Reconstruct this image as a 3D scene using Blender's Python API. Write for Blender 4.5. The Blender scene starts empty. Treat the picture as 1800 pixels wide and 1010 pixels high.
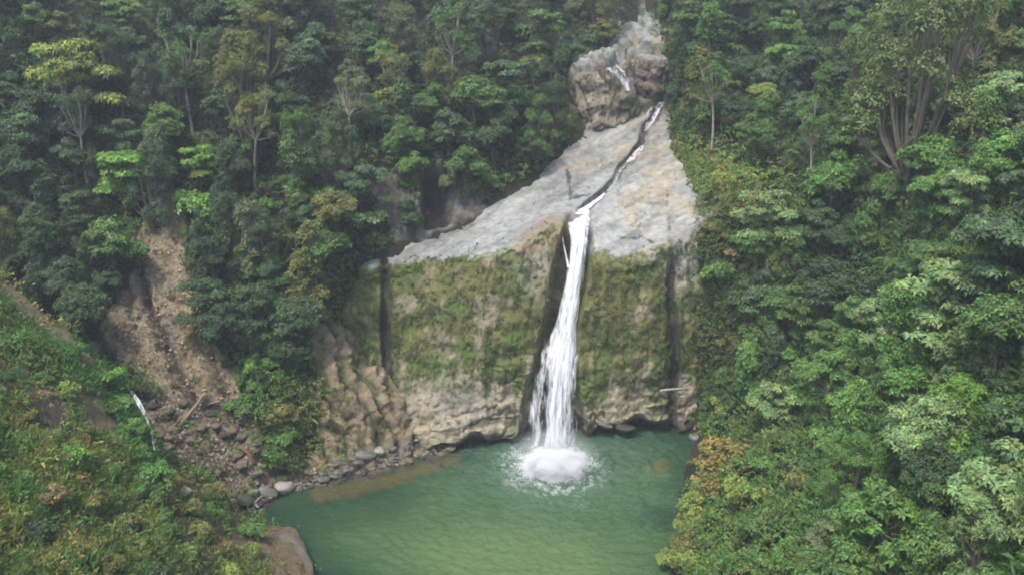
import bpy, math, random
import numpy as np
from mathutils import Vector, Matrix

R = math.radians
scene = bpy.context.scene
COL = scene.collection
rng = np.random.default_rng(7)
random.seed(7)

# ------------------------------------------------------------------ camera, world, sun, exposure
CAM_H = 40.0
PITCH = R(14.6)
FPX = 1559.0                                   # focal length in photo pixels (photo is 1800 wide)
cd = bpy.data.cameras.new('camera')
cd.sensor_width = 36.0
cd.lens = 36.0 * FPX / 1800.0
cd.clip_start = 0.5
cd.clip_end = 3000.0
cam = bpy.data.objects.new('camera', cd)
cam.location = (0, 0, CAM_H)
cam.rotation_euler = (R(90) - PITCH, 0, 0)
COL.objects.link(cam)
scene.camera = cam

SUN_EL, SUN_AZ = R(62), R(215)                 # azimuth clockwise from +Y
world = bpy.data.worlds.new('World')
scene.world = world
world.use_nodes = True
wn = world.node_tree
wn.nodes.clear()
sky = wn.nodes.new('ShaderNodeTexSky')
sky.sky_type = 'NISHITA'
sky.sun_disc = False
sky.sun_elevation = SUN_EL
sky.sun_rotation = SUN_AZ
sky.dust_density = 3.0
sky.ozone_density = 1.0
bg = wn.nodes.new('ShaderNodeBackground')
bg.inputs['Strength'].default_value = 0.13
wo = wn.nodes.new('ShaderNodeOutputWorld')
wn.links.new(sky.outputs[0], bg.inputs[0])
wn.links.new(bg.outputs[0], wo.inputs[0])

sd = bpy.data.lights.new('sun', 'SUN')
sd.energy = 1.5
sd.angle = R(10)
sd.color = (1.0, 0.96, 0.9)
sun = bpy.data.objects.new('sun', sd)
sdir = Vector((math.sin(SUN_AZ) * math.cos(SUN_EL), math.cos(SUN_AZ) * math.cos(SUN_EL), math.sin(SUN_EL)))
sun.rotation_euler = sdir.to_track_quat('Z', 'Y').to_euler()
sun.location = (0, 60, 120)
COL.objects.link(sun)

scene.view_settings.view_transform = 'Standard'
scene.view_settings.look = 'None'
scene.view_settings.exposure = 1.36
scene.view_settings.gamma = 1.0
scene.view_settings.use_curve_mapping = False
cy = scene.cycles
cy.use_denoising = True
cy.denoiser = 'OPENIMAGEDENOISE'
cy.max_bounces = 7
cy.transparent_max_bounces = 16
cy.volume_bounces = 1
cy.filter_width = 1.9
cy.use_adaptive_sampling = True
cy.adaptive_threshold = 0.02

# ------------------------------------------------------------------ projection helpers
CP, SP = math.cos(PITCH), math.sin(PITCH)


def P(px, py, Y):
    """world point(s) seen at photo pixel (px, py) at world depth Y"""
    px = np.asarray(px, float); py = np.asarray(py, float); Y = np.asarray(Y, float)
    x = (px - 900) / FPX
    yc = (505 - py) / FPX
    dy = CP + yc * SP
    dz = -SP + yc * CP
    t = Y / dy
    return np.stack([x * t, Y * np.ones_like(t), CAM_H + dz * t], -1)


def YW(py, Z=0.0):
    """depth at which the ray of row py meets height Z"""
    yc = (505 - np.asarray(py, float)) / FPX
    return (Z - CAM_H) * (CP + yc * SP) / (-SP + yc * CP)


def to_px(V):
    V = np.asarray(V, float)
    y = V[..., 1]; z = V[..., 2] - CAM_H
    f = y * CP - z * SP
    u = y * SP + z * CP
    return 900 + FPX * V[..., 0] / f, 505 - FPX * u / f


class TPS:
    def __init__(s, pts, smooth=0.0):
        a = np.array(pts, float)
        s.c = a[:, :2] / 1000.0
        n = len(a)
        K = s.phi(np.linalg.norm(s.c[:, None] - s.c[None], axis=-1)) + np.eye(n) * smooth
        Q = np.concatenate([np.ones((n, 1)), s.c], 1)
        M = np.block([[K, Q], [Q.T, np.zeros((3, 3))]])
        s.w = np.linalg.solve(M, np.concatenate([a[:, 2], np.zeros(3)]))

    @staticmethod
    def phi(r):
        return np.where(r > 1e-9, r * r * np.log(np.maximum(r, 1e-9)), 0.0)

    def __call__(s, px, py):
        px = np.asarray(px, float); py = np.asarray(py, float)
        sh = px.shape
        q = np.stack([px.ravel(), py.ravel()], -1) / 1000.0
        out = np.empty(len(q))
        for i in range(0, len(q), 50000):
            b = q[i:i + 50000]
            r = np.linalg.norm(b[:, None] - s.c[None], axis=-1)
            out[i:i + 50000] = s.phi(r) @ s.w[:-3] + s.w[-3] + b @ s.w[-2:]
        return out.reshape(sh)


# ------------------------------------------------------------------ numpy noise
def _h(ix, iy, iz, seed):
    n = (ix * 374761393 + iy * 668265263 + iz * 1442695041 + seed * 974634777) & 0xFFFFFFFF
    n = ((n ^ (n >> 13)) * 1274126177) & 0xFFFFFFFF
    n = ((n ^ (n >> 16)) * 668265263) & 0xFFFFFFFF
    return ((n ^ (n >> 15)) & 0xFFFF) / 65535.0


def vn(p, seed=0):
    p = np.asarray(p, float)
    i = np.floor(p).astype(np.int64)
    f = p - i
    f = f * f * f * (f * (f * 6 - 15) + 10)
    r = 0
    for dx in (0, 1):
        wx = f[..., 0] if dx else 1 - f[..., 0]
        for dy in (0, 1):
            wy = f[..., 1] if dy else 1 - f[..., 1]
            for dz in (0, 1):
                wz = f[..., 2] if dz else 1 - f[..., 2]
                r = r + wx * wy * wz * _h(i[..., 0] + dx, i[..., 1] + dy, i[..., 2] + dz, seed)
    return r * 2 - 1


def fbm(p, oct=4, seed=0, gain=0.5, ridged=False):
    p = np.asarray(p, float)
    a, s, tot = 1.0, 0.0, 0.0
    for o in range(oct):
        n = vn(p * (2.03 ** o) + o * 17.3, seed + o)
        if ridged:
            n = 1 - 2 * np.abs(n)
        s = s + a * n; tot += a; a *= gain
    return s / tot


def worley(p, seed=0):
    """distance to nearest and second nearest feature point and cell value"""
    p = np.asarray(p, float)
    i = np.floor(p).astype(np.int64)
    d1 = np.full(p.shape[:-1], 9.0); d2 = d1.copy(); val = np.zeros_like(d1)
    for dx in (-1, 0, 1):
        for dy in (-1, 0, 1):
            for dz in (-1, 0, 1):
                c = i + np.array([dx, dy, dz])
                fx = c[..., 0] + _h(c[..., 0], c[..., 1], c[..., 2], seed + 1)
                fy = c[..., 1] + _h(c[..., 0], c[..., 1], c[..., 2], seed + 2)
                fz = c[..., 2] + _h(c[..., 0], c[..., 1], c[..., 2], seed + 3)
                d = np.sqrt((p[..., 0] - fx) ** 2 + (p[..., 1] - fy) ** 2 + (p[..., 2] - fz) ** 2)
                v = _h(c[..., 0], c[..., 1], c[..., 2], seed + 4)
                new = d < d1
                d2 = np.where(new, d1, np.minimum(d2, d))
                val = np.where(new, v, val)
                d1 = np.where(new, d, d1)
    return d1, d2, val


def sm(a, b, x):
    t = np.clip((np.asarray(x, float) - a) / (b - a), 0, 1)
    return t * t * (3 - 2 * t)


def mixc(c, d, t):
    return c + (np.asarray(d, float) - c) * t[..., None]


def inpoly(px, py, poly):
    poly = np.array(poly, float)
    res = np.zeros(np.shape(px), bool)
    n = len(poly); j = n - 1
    for i in range(n):
        xi, yi = poly[i]; xj, yj = poly[j]
        c = ((yi > py) != (yj > py)) & (px < (xj - xi) * (py - yi) / (yj - yi + 1e-9) + xi)
        res ^= c
        j = i
    return res


def dline(px, py, pts):
    """distance (px) to a polyline"""
    d = np.full(np.shape(px), 1e9)
    for (x0, y0), (x1, y1) in zip(pts[:-1], pts[1:]):
        vx, vy = x1 - x0, y1 - y0
        t = np.clip(((px - x0) * vx + (py - y0) * vy) / (vx * vx + vy * vy + 1e-9), 0, 1)
        d = np.minimum(d, np.hypot(px - x0 - t * vx, py - y0 - t * vy))
    return d


def soft(px, py, poly, w):
    """1 inside polygon, fading over w px outside"""
    d = dline(px, py, list(poly) + [poly[0]])
    ins = inpoly(px, py, poly)
    return np.where(ins, 0.5 + 0.5 * np.clip(d / w, 0, 1), 0.5 - 0.5 * np.clip(d / w, 0, 1))


# ------------------------------------------------------------------ mesh helpers
def link(name, me, mat=None, parent=None, kind=None, label=None, cat=None, group=None, loc=None):
    o = bpy.data.objects.new(name, me)
    if mat is not None and me is not None and not me.materials:
        me.materials.append(mat)
    COL.objects.link(o)
    if parent is not None:
        o.parent = parent
    if loc is not None:
        o.location = loc
    if kind: o['kind'] = kind
    if label: o['label'] = label
    if cat: o['category'] = cat
    if group: o['group'] = group
    return o


def mesh(name, V, F, col=None, smooth=False):
    V = np.asarray(V, np.float32); F = np.asarray(F, np.int32)
    me = bpy.data.meshes.new(name)
    k = F.shape[1]
    me.vertices.add(len(V)); me.vertices.foreach_set('co', V.ravel())
    me.loops.add(F.size); me.loops.foreach_set('vertex_index', F.ravel())
    me.polygons.add(len(F)); me.polygons.foreach_set('loop_start', np.arange(0, F.size, k, dtype=np.int32))
    me.polygons.foreach_set('use_smooth', np.full(len(F), smooth))
    me.update(calc_edges=True)
    if col is not None:
        a = me.color_attributes.new('tint', 'FLOAT_COLOR', 'POINT')
        c = np.ones((len(V), 4), np.float32)
        c[:, :3] = col
        a.data.foreach_set('color', c.ravel())
    return me


def grid_faces(nr, nc):
    i = np.arange(nr * nc).reshape(nr, nc)
    return np.stack([i[:-1, :-1], i[1:, :-1], i[1:, 1:], i[:-1, 1:]], -1).reshape(-1, 4)


def merge(parts):
    """join a list of (V, F, C) arrays"""
    Vs, Fs, Cs, n = [], [], [], 0
    for v, f, c in parts:
        Vs.append(v); Fs.append(f + n); Cs.append(c); n += len(v)
    return np.concatenate(Vs), np.concatenate(Fs), np.concatenate(Cs)


# ------------------------------------------------------------------ materials
def new_mat(name):
    m = bpy.data.materials.new(name)
    m.use_nodes = True
    nt = m.node_tree
    nt.nodes.clear()
    return m, nt


def N(nt, t, **kw):
    n = nt.nodes.new(t)
    for k, v in kw.items():
        if k in n.inputs:
            n.inputs[k].default_value = v
        else:
            setattr(n, k, v)
    return n


def rock_mat(name, scale=1.6, bump=0.6, rough=0.85, dist=0.25, grain=(0.62, 1.35)):
    """vertex tint times fine multi-scale mottling, with real bump"""
    m, nt = new_mat(name)
    out = N(nt, 'ShaderNodeOutputMaterial'); b = N(nt, 'ShaderNodeBsdfPrincipled', Roughness=rough)
    b.inputs['Specular IOR Level'].default_value = 0.3
    at = N(nt, 'ShaderNodeAttribute', attribute_name='tint')
    tc = N(nt, 'ShaderNodeTexCoord')
    n1 = N(nt, 'ShaderNodeTexNoise', Scale=scale, Detail=9.0, Roughness=0.68)
    n2 = N(nt, 'ShaderNodeTexNoise', Scale=scale * 7, Detail=5.0, Roughness=0.7)
    vo = N(nt, 'ShaderNodeTexVoronoi', Scale=scale * 1.3, feature='DISTANCE_TO_EDGE')
    L = nt.links.new
    L(tc.outputs['Object'], n1.inputs['Vector']); L(tc.outputs['Object'], n2.inputs['Vector'])
    mx = N(nt, 'ShaderNodeMix', data_type='VECTOR'); mx.inputs[0].default_value = 0.25
    L(tc.outputs['Object'], mx.inputs[4]); L(n1.outputs['Color'], mx.inputs[5]); L(mx.outputs[1], vo.inputs['Vector'])
    mr = N(nt, 'ShaderNodeMapRange'); mr.inputs[1].default_value = 0.28; mr.inputs[2].default_value = 0.72
    mr.inputs[3].default_value = grain[0]; mr.inputs[4].default_value = grain[1]
    L(n1.outputs['Fac'], mr.inputs[0])
    mr2 = N(nt, 'ShaderNodeMapRange'); mr2.inputs[1].default_value = 0.3; mr2.inputs[2].default_value = 0.7
    mr2.inputs[3].default_value = 0.75; mr2.inputs[4].default_value = 1.25
    L(n2.outputs['Fac'], mr2.inputs[0])
    ml = N(nt, 'ShaderNodeMath', operation='MULTIPLY'); L(mr.outputs[0], ml.inputs[0]); L(mr2.outputs[0], ml.inputs[1])
    vm = N(nt, 'ShaderNodeVectorMath', operation='SCALE'); L(at.outputs['Color'], vm.inputs[0]); L(ml.outputs[0], vm.inputs['Scale'])
    L(vm.outputs[0], b.inputs['Base Color'])
    bp = N(nt, 'ShaderNodeBump', Strength=bump, Distance=dist); L(ml.outputs[0], bp.inputs['Height'])
    L(bp.outputs[0], b.inputs['Normal']); L(b.outputs[0], out.inputs[0])
    return m


def leaf_mat(name, objcol=True, trans=0.28, rough=0.55, var=(0.55, 1.5)):
    m, nt = new_mat(name)
    L = nt.links.new
    out = N(nt, 'ShaderNodeOutputMaterial'); b = N(nt, 'ShaderNodeBsdfPrincipled', Roughness=rough)
    b.inputs['Specular IOR Level'].default_value = 0.35
    at = N(nt, 'ShaderNodeAttribute', attribute_name='tint')
    if objcol:
        oi = N(nt, 'ShaderNodeObjectInfo')
        vm = N(nt, 'ShaderNodeVectorMath', operation='MULTIPLY')
        L(oi.outputs['Color'], vm.inputs[0]); L(at.outputs['Color'], vm.inputs[1])
        colr = vm.outputs[0]
    else:
        colr = at.outputs['Color']
    tr = N(nt, 'ShaderNodeBsdfTranslucent')
    v2 = N(nt, 'ShaderNodeVectorMath', operation='MULTIPLY'); v2.inputs[1].default_value = (1.3, 1.5, 0.5)
    L(colr, v2.inputs[0]); L(v2.outputs[0], tr.inputs['Color'])
    L(colr, b.inputs['Base Color'])
    mx = N(nt, 'ShaderNodeMixShader'); mx.inputs[0].default_value = trans
    L(b.outputs[0], mx.inputs[1]); L(tr.outputs[0], mx.inputs[2]); L(mx.outputs[0], out.inputs[0])
    return m


M_cliff = rock_mat('cliff_rock', 1.1, 0.7)
M_soil = rock_mat('soil', 1.3, 1.0, 0.95, 0.4, (.45, 1.5))
M_rock = rock_mat('boulder_rock', 1.8, 0.6, 0.8)
M_wood = rock_mat('bark', 2.5, 0.5, 0.9, 0.08)
M_leaf = leaf_mat('leaves')
M_cover = leaf_mat('cover_leaves', objcol=False)

# ------------------------------------------------------------------ leaf geometry
def unit(v):
    return v / np.maximum(np.linalg.norm(v, axis=-1, keepdims=True), 1e-9)


def rosettes(C, A, S, k, g, droop=0.35, width=0.42, tints=None, var=0.35):
    """n rosettes of k bent leaves round axes A at C, leaf length S; returns V, F, tint"""
    n = len(C)
    A = unit(A)
    ref = np.where(np.abs(A[:, 2:3]) > 0.9, np.array([[1.0, 0, 0]]), np.array([[0, 0, 1.0]]))
    T = unit(np.cross(A, ref)); B = np.cross(A, T)
    th = 2 * np.pi * (np.arange(k)[None] / k) + g.uniform(0, 6.28, (n, 1)) + g.normal(0, 0.25, (n, k))
    D = np.cos(th)[..., None] * T[:, None] + np.sin(th)[..., None] * B[:, None]          # n,k,3
    Ax = A[:, None]
    el = g.normal(0.25, 0.28, (n, k, 1))
    L = (S[:, None] * g.uniform(0.65, 1.2, (n, k)))[..., None]
    side = np.cross(np.broadcast_to(Ax, D.shape), D) * L * width * 0.5
    base = C[:, None] + D * L * 0.08
    mid = C[:, None] + D * L * 0.55 + Ax * L * el * 0.55
    tip = C[:, None] + D * L + Ax * L * (el * 0.6 - droop)
    V = np.stack([base, mid + side, tip, mid - side], 2).reshape(-1, 3)
    F = np.arange(n * k * 4).reshape(-1, 4)
    b = (1 + g.normal(0, var, (n, 1)) * 0.6 + g.normal(0, var, (n, k)) * 0.55).clip(0.3, 2.0)
    hue = (g.normal(0, 0.07, (n, 1)) + g.normal(0, 0.05, (n, k))).clip(-.2, .16)
    c = np.stack([b * (1 + 1.6 * hue), b * (1 + 0.2 * hue), b * (1 - 1.0 * hue)], -1).clip(0.05, 3)
    if tints is not None:
        c = c * tints[:, None, :]
    c = np.repeat(c.reshape(-1, 3), 4, 0)
    return V, F, c


def tube(pts, rad, seg=6):
    pts = np.array(pts, float); rad = np.array(rad, float)
    T = np.gradient(pts, axis=0); T = unit(T)
    ref = np.array([0.31, 0.95, 0.05])
    A = unit(np.cross(T, ref)); B = np.cross(T, A)
    th = np.linspace(0, 2 * np.pi, seg, endpoint=False)
    V = pts[:, None] + rad[:, None, None] * (np.cos(th)[None, :, None] * A[:, None] + np.sin(th)[None, :, None] * B[:, None])
    n = len(pts)
    i = np.arange(n * seg).reshape(n, seg)
    j = np.roll(i, -1, 1)
    F = np.stack([i[:-1], j[:-1], j[1:], i[1:]], -1).reshape(-1, 4)
    return V.reshape(-1, 3), F


# ------------------------------------------------------------------ tree prototypes (mesh pairs)
def bezier(a, b, c, n):
    t = np.linspace(0, 1, n)[:, None]
    return (1 - t) ** 2 * a + 2 * t * (1 - t) * b + t * t * c


def make_tree_meshes(kind, seed):
    g = np.random.default_rng(seed)
    lobes = []                                     # centre, radii
    if kind == 'broad':                            # lumpy rounded crown
        H, nl, RX, RZ, leafs, k = 9.0, 22, 3.0, 3.1, 0.50, 6
        for i in range(nl):
            d = unit(g.normal(0, 1, 3)); d[2] = abs(d[2]) * 1.5 - 0.6
            c = np.array([0, 0, H - RZ]) + d * np.array([RX, RX, RZ]) * g.uniform(0.35, 1.0)
            r = g.uniform(0.9, 1.55)
            lobes.append((c, np.array([r, r, r * 0.72])))
        dens, wid = 5.2, 0.45
    elif kind == 'layered':                        # horizontal plates, umbrella like
        H, leafs, k = 9.5, 0.62, 7
        for i in range(19):
            a = g.uniform(0, 6.28); rr = g.uniform(0.3, 3.3)
            c = np.array([rr * math.cos(a), rr * math.sin(a), H - 0.3 - 0.30 * rr - g.choice([0, 0, 1.0, 2.1, 3.4, 4.8]) + g.normal(0, .2)])
            r = g.uniform(1.0, 1.7)
            lobes.append((c, np.array([r, r, r * 0.30])))
        dens, wid = 4.2, 0.40
    elif kind == 'feathery':                       # tall airy crown of fine leaves on several stems
        H, leafs, k = 11.0, 0.34, 5
        for i in range(30):
            a = g.uniform(0, 6.28); z = g.uniform(0.22, 1.0)
            rr = 3.0 * math.sin(min(1, (1.12 - z) * 2.0) * 1.57) * g.uniform(0.3, 1)
            c = np.array([rr * math.cos(a), rr * math.sin(a), H * z])
            r = g.uniform(0.7, 1.2)
            lobes.append((c, np.array([r * 0.85, r * 0.85, r * 1.25])))
        dens, wid = 6.5, 0.34
    elif kind == 'rosette':                        # few big leaf wheels on bare branches
        H, leafs, k = 7.5, 0.62, 8
        for i in range(26):
            a = g.uniform(0, 6.28); rr = 2.9 * math.sqrt(g.uniform(0, 1))
            c = np.array([rr * math.cos(a), rr * math.sin(a), H - 0.22 * rr * rr + g.normal(0, 0.5) - g.choice([0, 0, 1.3, 2.6])])
            r = g.uniform(0.7, 1.15)
            lobes.append((c, np.array([r, r, r * 0.6])))
        dens, wid = 4.8, 0.38
    elif kind == 'poled':                          # high thin crown over bare pale stems
        H, leafs, k = 12.5, 0.36, 5
        for i in range(16):
            a = g.uniform(0, 6.28); z = g.uniform(0.62, 1.0)
            rr = 2.3 * g.uniform(0.2, 1)
            c = np.array([rr * math.cos(a), rr * math.sin(a), H * z])
            r = g.uniform(0.6, 1.05)
            lobes.append((c, np.array([r, r, r])))
        dens, wid = 5.5, 0.36
    elif kind == 'draped':                         # column hung with vines
        H, leafs, k = 10.0, 0.42, 5
        for i in range(20):
            a = g.uniform(0, 6.28); z = g.uniform(0.15, 1)
            rr = g.uniform(0.3, 1.9) * (1.15 - 0.45 * z)
            c = np.array([rr * math.cos(a), rr * math.sin(a), H * z])
            r = g.uniform(0.7, 1.15)
            lobes.append((c, np.array([r, r, r * 1.5])))
        dens, wid = 5.5, 0.5
    elif kind == 'shrub':
        H, leafs, k = 2.6, 0.40, 6
        for i in range(9):
            a = g.uniform(0, 6.28); rr = 1.5 * math.sqrt(g.uniform(0, 1))
            c = np.array([rr * math.cos(a), rr * math.sin(a), 1.5 - 0.25 * rr + g.normal(0, 0.3)])
            r = g.uniform(0.6, 0.95)
            lobes.append((c, np.array([r, r, r * 0.8])))
        dens, wid = 6.5, 0.45
    parts = []
    if kind == 'palm':
        H = 6.0
        nf = 15
        Vs, Fs, Cs = [], [], []
        for i in range(nf):
            a = 6.28 * i / nf + g.normal(0, 0.15)
            el = g.uniform(0.1, 1.0)
            d = np.array([math.cos(a), math.sin(a), 0])
            Lf = g.uniform(2.0, 2.7)
            t = np.linspace(0.05, 1, 13)
            axis = np.array([0, 0, H])[None] + Lf * (d[None] * t[:, None]) + np.array([0, 0, 1.0])[None] * (Lf * (el * t - (0.55 + 0.5 * el) * t * t))[:, None]
            side = np.cross(d, [0, 0, 1.0])
            for s in (-1, 1):
                for q in range(1, 13):
                    b0 = axis[q - 1]; b1 = axis[q]
                    w = 0.65 * math.sin(math.pi * min(0.97, 0.15 + 0.8 * t[q]))
                    tip = b0 + s * side * w + d * 0.22 + np.array([0, 0, -0.25 * w])
                    n0 = len(Vs)
                    Vs += [b0, b0 * 0.35 + b1 * 0.65, tip, tip - d * 0.05 + np.array([0, 0, -.02])]
                    Fs.append([n0, n0 + 1, n0 + 2, n0 + 3])
                    bb = 1 + g.normal(0, 0.18)
                    Cs += [[bb, bb, bb]] * 4
        cv, cf, cc = np.array(Vs), np.array(Fs), np.array(Cs)
    else:
        for c, r in lobes:
            area = 4 * np.pi * ((r[0] * r[2]) ** 1.6 * 2 + (r[0] * r[0]) ** 1.6) ** (1 / 1.6) / 3 ** (1 / 1.6)
            n = max(8, int(area * dens * 0.75))
            d = unit(g.normal(0, 1, (n, 3)))
            d[:, 2] = np.where(d[:, 2] < -0.25, -d[:, 2] * g.uniform(0.2, 1, n), d[:, 2])
            rad = g.uniform(0.72, 1.08, (n, 1))
            wob = 1 + 0.22 * fbm(d * 2 + c, 2, seed)[:, None]
            pos = c + d * r * rad * wob
            if kind == 'draped':
                pos[:, 2] -= g.uniform(0, 0.5, n)
            ax = d * np.array([0.8, 0.8, 0.5]) + np.array([0, 0, 0.85]) + g.normal(0, 0.25, (n, 3))
            lobe_t = 1 + g.normal(0, 0.13)
            tn = np.ones((n, 3)) * lobe_t
            parts.append(rosettes(pos, ax, g.uniform(0.7, 1.15, n) * leafs, k, g, width=wid, tints=tn))
        if kind not in ('shrub', 'draped', 'poled'):        # climbers on the lower stem
            n = 60
            zz = g.uniform(.2, H * .6, n)
            pos = np.stack([g.normal(0, .45, n), g.normal(0, .45, n), zz], -1)
            parts.append(rosettes(pos, np.stack([pos[:, 0], pos[:, 1], zz * 0 + .5], -1), g.uniform(.3, .5, n), 5, g, width=.5, tints=np.ones((n, 3)) * .8))
        cv, cf, cc = merge(parts)
    crown = mesh(kind + '_crown', cv, cf, cc)
    crown.materials.append(M_leaf)
    # trunk and limbs
    tp = []
    lean = g.normal(0, 0.35, 2)
    if kind == 'shrub':
        fork = np.array([0, 0, 0.25]); r0 = 0.06
    elif kind in ('feathery',):
        fork = np.array([lean[0] * .3, lean[1] * .3, 1.6]); r0 = 0.26
    elif kind == 'palm':
        fork = np.array([0, 0, 5.95]); r0 = 0.14
    else:
        fork = np.array([lean[0], lean[1], H * 0.55]); r0 = 0.20
    base = np.array([0, 0, -1.2])
    mid = (base + fork) / 2 + np.array([g.normal(0, .25), g.normal(0, .25), 0])
    pts = bezier(base, mid, fork, 7)
    v, f = tube(pts, np.linspace(r0, r0 * 0.7, 7), 7)
    tc = np.ones((len(v), 3))
    tp.append((v, f, tc))
    if kind != 'palm':
        for c, r in lobes:
            m = (fork + c) / 2 + np.array([(c[0] - fork[0]) * .25, (c[1] - fork[1]) * .25, -0.1 * abs(c[2] - fork[2])])
            pts = bezier(fork, m, c + np.array([0, 0, -0.2 * r[2]]), 6)
            v, f = tube(pts, np.linspace(r0 * 0.5, 0.035, 6), 5)
            tp.append((v, f, np.ones((len(v), 3))))
            for q in range(3):
                e = c + unit(g.normal(0, 1, 3)) * r * 0.8
                v, f = tube(bezier(pts[3], (pts[4] + e) / 2, e, 4), np.linspace(0.045, 0.015, 4), 4)
                tp.append((v, f, np.ones((len(v), 3))))
    v, f, c = merge(tp)
    trunk = mesh(kind + '_trunk', v, f, c * np.array([0.105, 0.09, 0.07]) * (2.6 if kind == 'poled' else 1), smooth=True)
    trunk.materials.append(M_wood)
    return crown, trunk


PROTO = {}
for kd, ns in (('broad', 7), ('layered', 5), ('feathery', 4), ('rosette', 4), ('draped', 4), ('poled', 3), ('shrub', 6), ('palm', 3)):
    PROTO[kd] = [make_tree_meshes(kd, 100 + 13 * i + sum(map(ord, kd))) for i in range(ns)]

# ------------------------------------------------------------------ surfaces (control points: pixel, pixel, depth in metres)
EDGE = [(540, 480), (640, 470), (700, 463), (780, 452), (850, 445), (890, 436), (925, 424), (958, 400), (985, 386), (1008, 392), (1034, 440), (1050, 449),
        (1100, 445), (1170, 432), (1215, 402), (1290, 347), (1345, 340)]
ex, ey = np.array(EDGE, float).T
edge_y = lambda px: np.interp(px, ex, ey)
edge_pts = [(540, 480, 94), (640, 470, 93), (700, 463, 92.4), (780, 452, 91.8), (850, 445, 91.3), (890, 436, 91), (925, 424, 91.8), (958, 400, 93.6), (985, 386, 95.2),
            (1008, 392, 95.0), (1034, 440, 92), (1050, 449, 91.2), (1100, 445, 91.4), (1170, 432, 92), (1215, 402, 93.2), (1290, 347, 95), (1345, 340, 95.5)]
S = TPS(edge_pts + [(720, 425, 96.5), (850, 370, 101), (950, 310, 107), (1000, 265, 111.5), (1060, 225, 115.5), (1110, 200, 118.5),
                    (1165, 190, 120), (1175, 240, 114), (1200, 300, 106), (1215, 340, 101), (1100, 300, 107.5), (1050, 350, 101.5),
                    (940, 372, 98.5), (800, 300, 110), (900, 200, 121), (1300, 250, 106), (1250, 180, 116), (1110, 130, 126)])
F_ = TPS(edge_pts + [(560, 800, 88.5), (640, 790, 87.5), (730, 790, YW(790)), (800, 792, YW(791)), (860, 785, YW(785)), (925, 783, YW(783)),
                     (1030, 775, YW(775)), (1100, 768, YW(768)), (1180, 762, YW(762)), (1270, 755, YW(755)), (1345, 750, 90.5),
                     (620, 620, 91), (680, 600, 90.3), (800, 620, 88.8), (900, 600, 88.6), (1000, 600, 89.8), (1100, 600, 90.0),
                     (1200, 600, 91), (1300, 600, 92.5), (800, 900, 84.5), (1000, 900, 85.5), (1200, 900, 86.5)])


def fall_c(py): return np.interp(py, [360, 380, 430, 470, 520, 560, 600, 650, 700, 780, 840], [1030, 1018, 1012, 1005, 996, 988, 980, 975, 972, 970, 970])
def fall_w(py): return np.interp(py, [360, 380, 430, 470, 520, 560, 600, 650, 700, 780, 840], [8, 18, 25, 28, 28, 25, 27, 34, 42, 56, 64])


STREAM = [(1160, 178), (1152, 205), (1136, 222), (1130, 250), (1112, 274), (1092, 296), (1084, 318), (1062, 340), (1040, 358), (1022, 372)]
CRACK1 = [(676, 462), (680, 520), (676, 580), (680, 640), (681, 700)]
CRACK2 = [(1176, 345), (1177, 400), (1180, 470), (1178, 530), (1185, 590), (1188, 650), (1180, 700), (1183, 755)]


def cliff_depth(px, py, raw=False):
    e = edge_y(px)
    ys, yf = S(px, py), F_(px, py)
    y = np.where(py < e, ys, yf)
    # the two faces of the block meet in a weathered shoulder (smooth maximum of the two depths)
    wb = 1.3 * fbm(np.stack([px * .022, py * .022, px * 0], -1), 4, 9) * np.exp(-((py - e) / 45.0) ** 2)
    k_ = np.interp(px, [640, 960, 1050, 1300], [.4, .6, 2.6, 2.6])
    hh = np.clip(.5 + .5 * (ys - yf - wb) / k_, 0, 1)
    smx = (yf + wb) + (ys - yf - wb) * hh + k_ * hh * (1 - hh) * .5
    wn_ = 1 - sm(34, 60, np.abs(py - e))
    y = y + (smx - y) * wn_
    if raw:
        return y
    # gully of the main fall
    c, w = fall_c(py), fall_w(py)
    d = np.abs(px - c) / (w + 3)
    amt = np.interp(py, [372, 392, 430, 500, 560, 650, 720, 790], [0, 1.2, 3.4, 3.8, 3.2, 2.0, 2.6, 3.2])
    y = y + amt * (1 - sm(0.75, 1.25, d))
    # stream groove on the slab
    d = dline(px, py, STREAM)
    y = y + 1.2 * (1 - sm(3, 11, d)) * (py < 380)
    # cracks
    y = y + 1.3 * (1 - sm(2, 12, dline(px, py, CRACK1)))
    y = y + 1.3 * (1 - sm(2, 11, dline(px, py, CRACK2) + 10 * sm(480, 400, py)))
    # undercut along the base
    for x0, x1, lim, dep in ((740, 930, 768, 1.6), (1015, 1200, 738, 2.6), (1200, 1290, 735, 1.2)):
        top = lim + 9 * np.sin(px * 0.043) + 6 * np.sin(px * 0.11 + 1)
        y = y + dep * sm(0, 16, py - top) * sm(x0, x0 + 50, px) * (1 - sm(x1 - 50, x1, px))
    return y


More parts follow.
